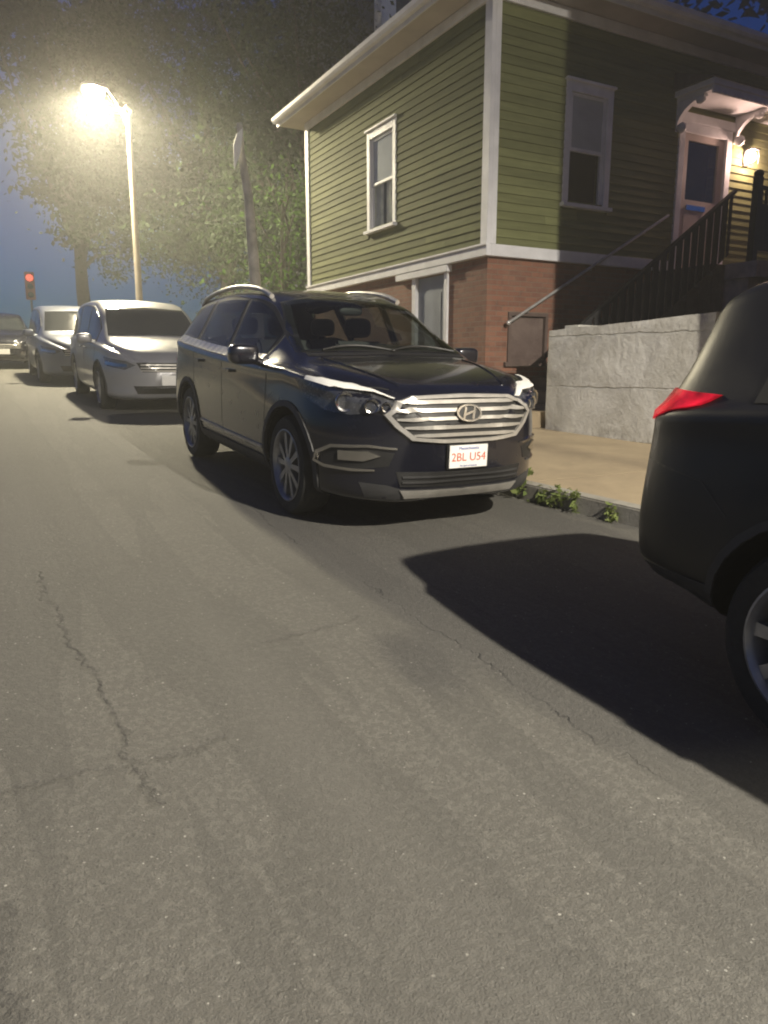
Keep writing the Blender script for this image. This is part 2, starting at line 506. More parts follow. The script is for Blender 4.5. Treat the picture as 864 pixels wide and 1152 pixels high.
def cells(u0, u1, z0, z1, holes):
    us = sorted({u0, u1, *[h[0] for h in holes], *[h[1] for h in holes]})
    zs = sorted({z0, z1, *[h[2] for h in holes], *[h[3] for h in holes]})
    us = [u for u in us if u0 <= u <= u1]; zs = [z for z in zs if z0 <= z <= z1]
    for i in range(len(us) - 1):
        for j in range(len(zs) - 1):
            cu, cz = (us[i] + us[i + 1]) / 2, (zs[j] + zs[j + 1]) / 2
            if not any(h[0] < cu < h[1] and h[2] < cz < h[3] for h in holes):
                yield us[i], us[i + 1], zs[j], zs[j + 1]


def clap(mb, face, plane, u0, u1, z0, z1, holes, exp=.118):
    """lapped boards; face 'f' = street front (normal -x), 's' = side (normal -y)"""
    n = int(round((z1 - z0) / exp)); e = (z1 - z0) / n
    for i in range(n):
        za, zb = z0 + i * e, z0 + (i + 1) * e
        spans = [(u0, u1)]
        for h in holes:
            if h[2] < zb - .01 and h[3] > za + .01:
                spans = [q for s in spans for q in ((s[0], min(s[1], h[0])), (max(s[0], h[1]), s[1])) if q[1] - q[0] > .01]
        for s0, s1 in spans:
            # butt joints here and there
            cuts = [s0] + sorted(random.uniform(s0 + .4, s1 - .4) for _ in range(1 if s1 - s0 > 3 and random.random() < .6 else 0)) + [s1]
            for c0, c1 in zip(cuts, cuts[1:]):
                c1 = c1 - (.002 if c1 != s1 else 0)
                j = random.uniform(-.0015, .0015)
                prof = [(0, za - .012), (-.026 + j, za - .012), (-.008 + j, zb), (0, zb)]
                if face == 'f': vs = [(plane + d, u, z) for u in (c0, c1) for d, z in prof]
                else: vs = [(u, plane + d, z) for u in (c0, c1) for d, z in prof]
                mb.add(vs, [(0, 1, 2, 3), (7, 6, 5, 4), (0, 4, 5, 1), (1, 5, 6, 2), (2, 6, 7, 3), (3, 7, 4, 0)])


WF = [(11.46, 12.50, 3.68, 5.38)]                       # window in the front (a0, a1, z0, z1): outer trim
WS = [(7.80, 8.72, 3.65, 5.36)]                         # window in the side wall (b0, b1)
DS = (10.16, 11.42, ZT, 5.16)                           # door casing in the side wall
BD = (9.98, 10.86, .45, 2.76)                           # basement door in the brick front
BW = (6.92, 7.66, 1.40, 2.12)                           # framed dark recess in the brick side
ins = lambda h, d=.1: (h[0] + d, h[1] - d, h[2] + d, h[3] - d)
# backing walls
m = MB()
for c in cells(HA + .16, HA2 - .16, ZT - .02, 6.3, [ins(WF[0])]): m.box(HB + .001, HB + .15, c[0], c[1], c[2], c[3])
for c in cells(HB + .001, HB2, ZT - .02, 6.3, [ins(WS[0]), (DS[0] + .12, DS[1] - .12, DS[2] - 1, DS[3] - .12)]): m.box(c[0], c[1], HA + .001, HA + .15, c[2], c[3])
m.box(HB + .001, HB2, HA2 - .15, HA2, .3, 6.3); m.box(HB2 - .15, HB2, HA + .151, HA2 - .151, .3, 6.3)
wallo = m.build('wall', M['green'], house)
m = MB()
clap(m, 'f', HB, HA + .11, HA2 - .11, ZT + .13, ZW, [ins(WF[0], .02)])
clap(m, 's', HA, HB + .11, HB2, ZT + .13, ZW, [ins(WS[0], .02), (DS[0] + .02, DS[1] - .02, DS[2] - 1, DS[3] - .02)])
m.build('clapboard', M['green'], house)
# brick basement: front and side
m = MB()
for c in cells(HA + .03, HA2, .2, ZT - .02, [(BD[0], BD[1], .1, BD[3])]): m.box(HB + .03, HB + .25, c[0], c[1], c[2], c[3])
m.build('brick_base', M['brick_front'], house)
m = MB()
for c in cells(HB + .031, HB2, .2, ZT - .021, [BW]): m.box(c[0], c[1], HA + .029, HA + .24, c[2], c[3])
m.build('brick_base', M['brick_side'], house)
# white trim: corner boards, water table, frieze
m = MB()
m.box(HB - .045, HB + .02, HA - .045, HA + .115, ZT + .135, ZW + .03)
m.box(HB + .0201, HB + .115, HA - .045, HA + .02, ZT + .135, ZW + .03)
m.build('corner_board', M['white'], house, bevel=.004)
m = MB(); m.box(HB - .045, HB + .02, HA2 - .13, HA2 + .03, ZT + .135, ZW + .03); m.build('corner_board', M['white'], house, bevel=.004)
m = MB()
m.box(HB - .06, HB + .029, HA - .06, HA2 + .03, ZT - .03, ZT + .13)
m.box(HB + .0291, DS[0] - .01, HA - .06, HA + .028, ZT - .03, ZT + .13)
m.box(HB - .085, HB - .061, HA - .085, HA2 + .03, ZT + .105, ZT + .135)
m.build('water_table', M['white'], house, bevel=.005)
m = MB(); m.box(HB - .05, HB + .0, HA - .05, HA2 + .03, ZW + .031, 6.27); m.box(HB + .0005, HB2, HA - .05, HA + .0, ZW + .031, 6.27)
m.build('frieze_board', M['white'], house, bevel=.004)
# eaves: soffit, fascia, gutter, then the hipped roof
OV = .46
m = MB(); m.box(HB - OV, HB + .2, HA - OV, HA2 + OV, 6.28, 6.31); m.box(HB + .2005, HB2 + OV, HA - OV, HA + .2, 6.28, 6.31)
m.build('soffit', M['soffit'], house)
m = MB()
m.box(HB - OV - .03, HB - OV - .001, HA - OV - .03, HA2 + OV, 6.25, 6.42); m.box(HB - OV, HB2 + OV, HA - OV - .03, HA - OV - .001, 6.25, 6.42)
m.build('fascia', M['white'], house, bevel=.004)
gp = [(0, 0), (-.07, .0), (-.10, .04), (-.11, .10), (-.095, .10), (-.085, .05), (-.06, .02), (-.012, .02), (-.012, .10), (0, .10)]
m = MB(); k = len(gp); x0 = HB - OV - .034; y0 = HA - OV - .034
m.add([(x0 + d, u, 6.31 + z) for u in (y0 - .1, HA2 + OV) for d, z in gp] , [tuple(range(k)), tuple(range(2 * k - 1, k - 1, -1))] + [(i, (i + 1) % k, (i + 1) % k + k, i + k) for i in range(k)])
m.add([(u, y0 + d, 6.312 + z) for u in (x0 + .002, HB2 + OV) for d, z in gp], [tuple(range(k)), tuple(range(2 * k - 1, k - 1, -1))] + [(i, (i + 1) % k, (i + 1) % k + k, i + k) for i in range(k)])
m.build('gutter', M['white'], house)
m = MB(); xa, xb, ya, yb = HB - OV - .05, HB2 + OV, HA - OV - .05, HA2 + OV; rz0 = 6.425; hr = 1.9
ymid = (ya + yb) / 2; dxr = (yb - ya) / 2
m.add([(xa, ya, rz0), (xb, ya, rz0), (xb, yb, rz0), (xa, yb, rz0), (xa + dxr, ymid, rz0 + hr), (xb - dxr, ymid, rz0 + hr)],
      [(0, 1, 5, 4), (1, 2, 5), (2, 3, 4, 5), (3, 0, 4), (3, 2, 1, 0)])
m.build('roof', M['roof'], house)


def window(face, plane, h, parent, upper, lower):
    """sash window built into a wall opening; h = (u0, u1, z0, z1) outer trim"""
    u0, u1, z0, z1 = h
    P = (lambda d0, d1, a0, a1, za, zb: (plane + d0, plane + d1, a0, a1, za, zb)) if face == 'f' else (lambda d0, d1, a0, a1, za, zb: (a0, a1, plane + d0, plane + d1, za, zb))
    m = MB(); t = .105
    m.box(*P(-.036, .0, u0, u0 + t, z0 + .06, z1 - .0)); m.box(*P(-.036, .0, u1 - t, u1, z0 + .06, z1 - .0))
    m.box(*P(-.037, .0, u0 + t + .0005, u1 - t - .0005, z1 - .13, z1)); m.box(*P(-.075, .0, u0 - .02, u1 + .02, z1 + .0005, z1 + .035))
    m.box(*P(-.10, .0, u0 - .03, u1 + .03, z0, z0 + .055))
    # jambs inside the opening
    m.box(*P(.0005, .12, u0 + t - .005, u0 + t + .012, z0 + .10, z1 - .1)); m.box(*P(.0005, .12, u1 - t - .012, u1 - t + .005, z0 + .10, z1 - .1))
    f = m.build('window', M['white'], parent, bevel=.004)
    zi0, zi1 = z0 + .056, z1 - .131; a0, a1 = u0 + t + .013, u1 - t - .013; zm = (zi0 + zi1) / 2
    m = MB(); s = .045
    for (za, zb, d) in ((zi0, zm + .02, .024), (zm - .02, zi1, .002)):
        m.box(*P(d, d + .020, a0, a0 + s, za, zb)); m.box(*P(d, d + .020, a1 - s, a1, za, zb))
        m.box(*P(d + .0005, d + .0195, a0 + s, a1 - s, za, za + s)); m.box(*P(d + .0005, d + .0195, a0 + s, a1 - s, zb - s, zb))
    m.build('sash', M['white'], f, bevel=.003)
    m = MB(); 
    for d, za, zb in ((.032, zi0 + s, zm - .02), (.010, zm + .02, zi1 - s)):
        q = [(a0 + s, za), (a1 - s, za), (a1 - s, zb), (a0 + s, zb)]
        m.add([(plane + d, u, z) if face == 'f' else (u, plane + d, z) for u, z in q], [(0, 1, 2, 3)])
    m.build('pane', M['pane'], f)
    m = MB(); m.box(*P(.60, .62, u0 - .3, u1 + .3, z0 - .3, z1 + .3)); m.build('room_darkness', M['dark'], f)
    if upper:
        m = MB(); m.box(*P(.025, .027, a0 + .01, a1 - .01, zm - .0 if not lower else zm, zi1)); m.build('blind', M['blind'], f)
    if lower:
        m = MB(); n = 40
        for q0, q1 in ((a0 + .01, a0 + (a1 - a0) * .43), (a0 + (a1 - a0) * .57, a1 - .01)):
            vs = []
            for i in range(n + 1):
                u = q0 + (q1 - q0) * i / n; w = .058 + .008 * math.sin(i * 1.25) + .004 * math.sin(i * 2.9)
                for z in (zi0, zi1): vs.append((plane + w, u, z) if face == 'f' else (u, plane + w, z))
            m.add(vs, [(2 * i, 2 * i + 1, 2 * i + 3, 2 * i + 2) for i in range(n)])
        m.build('curtain', M['curtain'], f, smooth=60)
    return f


window('f', HB, WF[0], house, True, True)
window('s', HA, WS[0], house, True, False)
# basement door in the brick front
m = MB()
m.box(HB + .06, HB + .10, BD[0] + .01, BD[1] - .01, .5, BD[3] - .01)
d = m.build('basement_door', M['door_grey'], house)
m = MB()
for za, zb in ((.75, 1.5), (1.65, 2.5)): m.box(HB + .052, HB + .0599, BD[0] + .16, BD[1] - .16, za, zb)
m.build('door_panel', M['door_grey'], d, bevel=.003)
m = MB(); m.box(HB - .005, HB + .06, BD[1] - .02, BD[1] + .09, .45, BD[3] + .0); m.box(HB - .005, HB + .06, BD[0] - .09, BD[0] + .0, .45, BD[3])
m.box(HB - .06, HB + .061, BD[0] - .16, BD[1] + .55, BD[3] + .001, BD[3] + .10)
m.build('door_casing', M['white'], d, bevel=.004)
m = MB(); m.ellipsoid((HB + .02, BD[0] + .10, 1.45), (.03, .03, .03)); m.build('door_knob', M['chrome'], d, smooth=40)
# framed dark recess in the brick side: brown frame, mottled board
m = MB()
for c in cells(BW[0], BW[1], BW[2], BW[3], [ins(BW, .05)]): m.box(c[0], c[1], HA + .0, HA + .1, c[2], c[3])
m.box(BW[0] - .06, BW[1] + .04, HA - .03, HA + .05, BW[2] - .06, BW[2] - .001)
f = m.build('side_recess_frame', plain('recess_frame_paint', (.10, .07, .06), .7), house)
m = MB(); m.box(BW[0] + .05, BW[1] - .05, HA + .06, HA + .07, BW[2] + .05, BW[3] - .05)
m.build('side_recess_board', concrete('recess_board', (.16, .12, .105), (.07, .045, .04), 10), f)
# side door with casing, glazed upper half, handle and letter slot
m = MB()
m.box(DS[0], DS[0] + .13, HA - .05, HA + .02, DS[2] - .02, DS[3]); m.box(DS[1] - .13, DS[1], HA - .05, HA + .02, DS[2] - .02, DS[3])
m.box(DS[0] - .04, DS[1] + .04, HA - .06, HA + .02, DS[3] + .001, DS[3] + .14); m.box(DS[0] + .1305, DS[1] - .1305, HA - .049, HA + .02, DS[3] - .14, DS[3])
dcase = m.build('door_casing', M['white'], house, bevel=.005)
m = MB(); dl, dr, dt = DS[0] + .135, DS[1] - .135, DS[3] - .145
for c in cells(dl, dr, DS[2] + .02, dt, [(dl + .13, dr - .13, 4.02, 4.92)]): m.box(c[0], c[1], HA + .0, HA + .045, c[2], c[3])
d = m.build('front_door', M['door_white'], house)
m = MB()
for q in ((dl + .12, dl + .46), (dr - .46, dr - .12)): m.box(q[0], q[1], HA - .008, HA - .001, 3.05, 3.8)
m.build('door_panel', M['door_white'], d, bevel=.003)
m = MB(); m.box(dl + .13, dr - .13, HA + .02, HA + .025, 4.02, 4.92); m.build('pane', M['pane'], d)
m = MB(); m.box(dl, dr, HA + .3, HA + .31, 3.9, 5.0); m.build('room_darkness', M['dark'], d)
m = MB(); m.box(dl + .16, dl + .62, HA - .018, HA - .001, 3.86, 3.94); m.build('letter_slot', M['chrome'], d, bevel=.003)
m = MB(); m.ellipsoid((dr - .07, HA - .05, 3.88), (.035, .035, .035)); m.build('door_knob', M['chrome'], d, smooth=40)

# porch lantern on the side wall
LB, LZ = 11.80, 4.80
lan = empty('wall_lantern', (LB, HA - .03, LZ - .2), 'lit porch lantern on the green clapboards beside the front door', 'lantern')
m = MB(); m.box(LB - .06, LB + .06, HA - .05, HA - .028, LZ - .12, LZ + .14); m.tube([(LB, HA - .05, LZ + .1), (LB, HA - .12, LZ + .16), (LB, HA - .15, LZ + .13)], .012)
m.prism([(LB - .09, HA - .24), (LB + .09, HA - .24), (LB + .09, HA - .06), (LB - .09, HA - .06)], LZ + .1, LZ + .125)
for dx in (-.075, .075):
    for dy in (-.225, -.075): m.box(LB + dx - .006, LB + dx + .006, HA + dy - .006, HA + dy + .006, LZ - .12, LZ + .1)
m.build('lantern_frame', M['black_iron'], lan)
m = MB(); m.ellipsoid((LB, HA - .15, LZ), (.065, .065, .085)); m.build('bulb', M['porch'], lan, smooth=60)
# portico over the door: small roof on two brackets
por = empty('door_portico', (10.8, HA - .03, 5.2), 'small white portico roof on scrolled brackets above the front door', 'portico')
PA = 8.18
m = MB()
m.box(10.05, 12.3, PA, HA - .031, 5.40, 5.46); m.box(10.0, 12.35, PA - .05, HA - .031, 5.461, 5.55)
m.box(10.02, 12.33, PA - .03, PA - .001, 5.34, 5.46)
for k in range(21): m.box(10.08 + k * .105, 10.08 + k * .105 + .05, PA - .045, PA - .031, 5.35, 5.40)
m.build('portico_roof', M['white'], por, bevel=.004)
m = MB(); m.prism([(9.96, PA - .08), (12.4, PA - .08), (12.4, HA - .03), (9.96, HA - .03)], 5.551, lambda x, y: 5.58 + (y - PA) * .35); m.build('shingles', M['roof'], por)
for bb in (10.10, 11.50):
    m = MB(); pts = []
    for i in range(9):
        t = i / 8 * math.pi / 2
        pts.append((HA - .035 - .5 * (1 - math.cos(t)), 4.98 + .38 * math.sin(t)))
    poly = pts + [(HA - .54, 5.395), (HA - .035, 5.395)]
    k = len(poly)
    m.add([(x, y, z) for x in (bb - .04, bb + .04) for y, z in poly], [tuple(range(k)), tuple(range(2 * k - 1, k - 1, -1))] + [(i, (i + 1) % k, (i + 1) % k + k, i + k) for i in range(k)])
    m.ellipsoid((bb, HA - .12, 5.02), (.055, .09, .08)); m.ellipsoid((bb, HA - .45, 5.33), (.055, .08, .06))
    m.build('bracket', M['white'], por, smooth=40)

# ------------------------------------------------------------------ stairs, landing and railings on the side of the house
stairs = empty('porch_stairs', (6.7, 8.2, .55), 'shadowed concrete stairs climbing along the brick side of the green house to its door', 'stairs')
m = MB(); n = 12; b0, b1 = 6.85, 10.05; zb_, zt_ = .62, 2.84
for i in range(n):
    m.box(b0 + (b1 - b0) * i / n, b0 + (b1 - b0) * (i + 1) / n, 7.72, HA - .001, .2, zb_ + (zt_ - zb_) * (i + 1) / n)
m.build('steps', concrete('stair_concrete', (.16, .14, .12), (.08, .07, .06)), stairs, bevel=.01)
m = MB(); m.box(b1 + .001, 13.2, 7.2, HA - .001, 2.62, 2.845); m.box(b1 + .05, 13.2, 7.35, HA - .002, .5, 2.62)
m.build('landing', plain('landing_paint', (.45, .36, .32), .7), stairs)
hr_ = empty('handrail', (6.9, HA - .1, 1.98), 'bare galvanised handrail slanting up the brick wall above the stairs', 'handrail')
m = MB(); p0 = (6.86, HA - .07, 1.96); p1 = (10.0, HA - .07, 3.72)
m.tube([p0, (7.92, HA - .07, 2.555), p1], .022, 10); m.ellipsoid(p0, (.035, .03, .035))
m.build('rail_tube', M['rail'], hr_, smooth=40)
for t in (.12, .5, .85):
    m = MB(); p = Vector(p0).lerp(Vector((p1[0], p1[1], p1[2])), t); m.tube([p, p + Vector((0, .03, -.05)), p + Vector((0, .069, -.05))], .009, 8); m.build('rail_bracket', M['rail'], hr_)
rl = empty('porch_railing', (10.1, 7.3, 2.85), 'black iron porch railing with thin balusters on the stair landing', 'railing')
m = MB(); m.box(10.05, 13.2, 7.30, 7.36, 3.84, 3.89); m.box(10.05, 13.2, 7.31, 7.35, 3.00, 3.03); m.box(10.05, 13.2, 7.315, 7.345, 3.62, 3.645); m.build('rail_bar', M['black_iron'], rl)
m = MB()
for k in range(20): m.box(10.16 + k * .15, 10.16 + k * .15 + .145, 7.318, 7.342, 3.031, 3.619)
m.build('board_panel', M['black_iron'], rl)
# boarded rail climbing the outer side of the steps
srl = empty('stair_railing', (7.0, 7.66, .8), 'black boarded railing sloping up the outer side of the porch stairs', 'railing')
m = MB(); sl = (2.84 - .62) / 3.2; zr_ = lambda x: .70 + (x - 6.85) * sl
k = 0; x = 7.1
while x < 9.98:
    x1 = min(x + .105, 10.0)
    m.add([(q, y, z + d) for y in (7.640, 7.662) for q, z in ((x, zr_(x)), (x1, zr_(x1))) for d in (.08, .92)], [(0, 1, 3, 2), (4, 6, 7, 5), (0, 2, 6, 4), (1, 5, 7, 3), (0, 4, 5, 1), (2, 3, 7, 6)]); x += .15
m.build('board_panel', M['black_iron'], srl)
m = MB(); m.add([(q, y, z + d) for y in (7.61, 7.69) for q, z in ((6.98, zr_(6.98)), (10.04, zr_(10.04))) for d in (.925, .975)], [(0, 1, 3, 2), (4, 6, 7, 5), (0, 2, 6, 4), (1, 5, 7, 3), (0, 4, 5, 1), (2, 3, 7, 6)]); m.build('rail_bar', M['black_iron'], srl)
m = MB(); m.box(6.92, 7.04, 7.59, 7.71, .3, 1.72); m.ellipsoid((6.98, 7.65, 1.77), (.07, .07, .06)); m.build('newel_post', M['black_iron'], srl)
for i in range(26):
    bx = 10.20 + i * .112; m = MB(); m.box(bx - .016, bx + .016, 7.315, 7.345, 3.646, 3.839); m.build('baluster', M['black_iron'], rl)
for bx in (10.1, 11.6, 13.15):
    m = MB(); m.box(bx - .05, bx + .05, 7.28, 7.38, 2.846, 4.0); m.ellipsoid((bx, 7.33, 4.04), (.07, .07, .06)); m.build('newel_post', M['black_iron'], rl)
def leaves(mb_v, mb_f, centre, spread, n, size):
    c = np.array(centre); P = c + RNG.normal(0, 1, (n, 3)) * np.array(spread) * .5
    A = RNG.normal(0, 1, (n, 3)); A /= np.linalg.norm(A, axis=1)[:, None]
    Bv = RNG.normal(0, 1, (n, 3)); Bv -= A * (A * Bv).sum(1)[:, None]; Bv /= np.linalg.norm(Bv, axis=1)[:, None]
    s = size * RNG.uniform(.6, 1.3, (n, 1))
    o = sum(len(q) for q in mb_v)
    mb_v.append(np.stack([P - A * s, P + Bv * s * .45, P + A * s, P - Bv * s * .45], 1).reshape(-1, 3))
    mb_f.append(np.arange(4 * n).reshape(n, 4) + o)


def leaf_obj(name, V, F, mat, parent=None, base=(0, 0, 0)):
    if parent is not None: base = BASE[parent.name]
    V = np.concatenate(V) - np.array(base); F = np.concatenate(F)
    me = bpy.data.meshes.new(name)
    me.vertices.add(len(V)); me.vertices.foreach_set('co', V.astype(np.float32).ravel())
    me.loops.add(F.size); me.loops.foreach_set('vertex_index', F.astype(np.int32).ravel())
    me.polygons.add(len(F)); me.polygons.foreach_set('loop_start', np.arange(0, F.size, 4, dtype=np.int32))
    me.update(calc_edges=True); me.materials.append(mat)
    o = bpy.data.objects.new(name, me); COL.objects.link(o); attach(o, parent, base)
    return o


# ------------------------------------------------------------------ retaining wall and raised yard
W0, W1 = (6.56, 7.60), (6.97, 5.42)
wl = empty('retaining_wall', (W0[0], W0[1], .45), 'stained pale concrete retaining wall along the sidewalk beside the house', 'wall')
m = MB()
nx, nz = 40, 14
def wpt(t, z, d=0.):
    dx, dy = W1[0] - W0[0], W1[1] - W0[1]; L = math.hypot(dx, dy)
    return (W0[0] + dx * t + dy / L * -d * -1 * -1, W0[1] + dy * t + dx / L * d * -1 * -1, z)
import mathutils.noise as mno
vs = []
for i in range(nx + 1):
    for j in range(nz + 1):
        t = i / nx; x = W0[0] + (W1[0] - W0[0]) * t; y = W0[1] + (W1[1] - W0[1]) * t
        zt = 1.79 + .11 * t + .012 * mno.noise(Vector((x * 3, y * 3, 2)))
        z = .3 + (zt - .3) * j / nz
        d = .022 * mno.noise(Vector((y * 2.2, z * 2.2, 5))) + .010 * mno.noise(Vector((y * 7, z * 7, 1)))
        if j == nz: d += .012
        if i == 0: d += .012
        vs.append((x + d, y, z))
g = lambda i, j: i * (nz + 1) + j
fs = [(g(i, j), g(i + 1, j), g(i + 1, j + 1), g(i, j + 1)) for i in range(nx) for j in range(nz)]
o = len(vs)
back = [(x + .28, y, z) for (x, y, z) in vs]
vs2 = vs + back
fs2 = fs + [(a + o, d + o, c + o, b + o) for a, b, c, d in fs]
for i in range(nx): fs2 += [(g(i, nz), g(i + 1, nz), g(i + 1, nz) + o, g(i, nz) + o), (g(i, 0), g(i, 0) + o, g(i + 1, 0) + o, g(i + 1, 0))]
for j in range(nz): fs2 += [(g(0, j), g(0, j + 1), g(0, j + 1) + o, g(0, j) + o), (g(nx, j), g(nx, j) + o, g(nx, j + 1) + o, g(nx, j + 1))]
m.add(vs2, fs2)
m.build('wall_face', M['wallc'], wl, smooth=50)
m = MB(); m.prism([(W0[0] + .281, W0[1]), (12., W0[1]), (12., W0[1] - .22), (W0[0] + .30, W0[1] - .22)], .3, lambda x, y: 1.86 + (x - 6.8) * .0); m.build('return_wall', M['wallc'], wl)
m = MB(); m.prism([(6.90, 7.37), (15, 7.37), (15, 5.45), (7.26, 5.45)], .2, 1.74); struct(m.build('yard', M['soil']))
st = MB(); st.box(6.42, 6.84, 7.72, 8.5, .3, .74); o = struct(st.build('stair_threshold', M['walk'], bevel=.01)); o.name = 'path'

# ------------------------------------------------------------------ house next door (down the street, right of the frame)
NB, NA = 6.60, 4.25
nh = empty('tan_house', (NB, NA, .2), 'tan clapboard house next door beyond the right edge of the retaining wall', 'house')
m = MB(); m.box(NB, NB + 8, NA - 9, NA, -.6, 7.0); m.build('wall', M['tan'], nh)
m = MB(); xa, xb, ya, yb = NB - .3, NB + 8.3, NA - 9.3, NA + .25
m.add([(xa, ya, 7.0), (xb, ya, 7.0), (xb, yb, 7.0), (xa, yb, 7.0), ((xa + xb) / 2, ya, 9.6), ((xa + xb) / 2, yb, 9.6)], [(0, 1, 4), (2, 3, 5), (0, 4, 5, 3), (1, 2, 5, 4), (3, 2, 1, 0)])
m.build('roof', M['roof'], nh)
for a0 in (-3.6, -.6, 2.0):
    m = MB(); m.box(NB - .05, NB - .001, a0, a0 + 1.0, 2.6, 4.3); w = m.build('window', M['white'], nh, bevel=.004)
    m = MB(); m.box(NB - .058, NB - .051, a0 + .12, a0 + .88, 2.72, 4.18); m.build('pane', M['glass'], w)

# ------------------------------------------------------------------ taller blue grey house behind
BB, BA = 11.4, 21.0
bh = empty('grey_blue_house', (BB, BA, 1.), 'tall blue grey house rising behind the eaves of the green house', 'house')
m = MB(); m.box(BB, BB + 9, BA, BA + 8, .8, 15.5); m.build('wall', M['blue'], bh)
m = MB(); clap(m, 's', BA, BB + .2, BB + 9, 8., 15.4, []); m.build('clapboard', M['blue'], bh)
m = MB(); m.box(BB - .05, BB + .42, BA - .06, BA - .0, .8, 15.5); m.box(BB - .06, BB - .001, BA - .06, BA + .4, .8, 15.5); m.build('corner_board', M['white'], bh)
m = MB(); m.box(BB - .5, BB + 9.5, BA - .5, BA + 8.5, 15.5, 15.8); m.build('roof', M['roof'], bh)

# ------------------------------------------------------------------ street lamps
LAMPS = []
def street_lamp(b, a, zt, hb, hz, label, group='street lamps'):
    z0 = road_z(a) + SW
    lp = empty('street_lamp', (b, a, z0), label, 'street lamp', group)
    m = MB(); m.tube([(b, a, z0), (b, a, z0 + .9), (b, a, zt - 1.2), (b, a, zt)], [.11, .10, .075, .07], 14); m.build('pole', M['pole'], lp, smooth=40)
    m = MB(); m.lathe([(.0, 0), (.2, 0), (.2, .05), (.13, .12), (.12, .4), (0, .42)], (b, a, z0), (0, 0, 1), 16); m.build('base_collar', M['pole'], lp, smooth=40)
    m = MB(); pts = [(b - .02, a, zt - .35)]
    for i in range(1, 8):
        t = i / 7; pts.append((b + (hb + .22 - b) * t, a, zt - .35 + (hz + .11 - zt + .35) * (1 - (1 - t) ** 1.5)))
    m.tube(pts, .022, 10); m.build('arm', M['lid'], lp, smooth=40); m = MB(); m.tube([(b, a, zt - .02), (b - .12, a, zt + .12), (b - .05, a, zt + .22), (b + .08, a, zt + .12), (b, a, zt - .1)], .05, 8)
    m.build('pole_bracket', M['pole'], lp, smooth=40)
    m = MB(); m.ellipsoid((hb, a, hz + .10), (.36, .16, .085), 20, 10, .8); m.build('luminaire', M['lid'], lp, smooth=50)
    m = MB(); m.ellipsoid((hb - .05, a, hz - .05), (.27, .20, .22), 20, 10); m.build('lamp_bowl', M['bulb'], lp, smooth=60)
    LAMPS.append((hb - .05, a, hz - .16))
    return lp


street_lamp(4.3, 22.4, 8.05, 3.5, 8.55, 'tall street lamp glowing above the parked silver cars')
street_lamp(6.1, -5.3, 7.6, 4.25, 7.3, 'street lamp on the near sidewalk lighting the road behind the camera')

# ------------------------------------------------------------------ utility pole with a pale panel
z0 = road_z(13.4) + SW
up = empty('utility_pole', (4.55, 13.4, z0), 'leaning grey wooden pole behind the navy car', 'utility pole')
m = MB(); m.tube([(4.72, 13.4, z0), (4.62, 13.4, 3.2), (4.56, 13.4, 4.3), (4.46, 13.4, 5.0), (4.44, 13.4, 5.5)], [.115, .10, .085, .065, .05], 14); m.build('pole', M['wood'], up, smooth=40)
pn = MB(); pn.add([(x, y, z) for y in (13.27, 13.29) for x, z in ((4.28, 4.70), (4.40, 4.98), (4.46, 5.40), (4.34, 5.28), (4.28, 5.10))], [(0, 1, 2, 3, 4), (9, 8, 7, 6, 5)] + [(i, (i + 1) % 5, (i + 1) % 5 + 5, i + 5) for i in range(5)])
o = pn.build('sign_panel', M['panel'], None, (4.36, 13.28, 4.7)); tag(o, 'blank pale panel fixed to the top of the wooden pole', 'sign')

# ------------------------------------------------------------------ far red sign, built as a lit traffic signal
z0 = road_z(47) + .1
ts = empty('sign_as_signal', (3.15, 47, z0), 'red sign far up the street beyond the parked cars, built as a glowing traffic signal', 'traffic light')
m = MB(); m.tube([(3.15, 47, z0), (3.15, 47, z0 + 3.)], .06, 10); m.build('post', M['lid'], ts)
m = MB(); m.box(2.9, 3.4, 46.9, 47.1, z0 + 2.5, z0 + 4.0); m.build('housing', plain('orange_red_housing', (.30, .05, .02), .5), ts, bevel=.03)
m = MB(); m.lathe([(0, .05), (.14, .03), (.19, 0)], (3.15, 46.89, z0 + 3.68), (0, -1, 0), 20); m.build('red_lens', M['signal'], ts, smooth=60)
for k in (1, 2):
    m = MB(); m.lathe([(0, .03), (.12, .02), (.15, 0)], (3.15, 46.89, z0 + 3.68 - .46 * k), (0, -1, 0), 20); m.build('dark_lens', M['plastic'], ts, smooth=60)

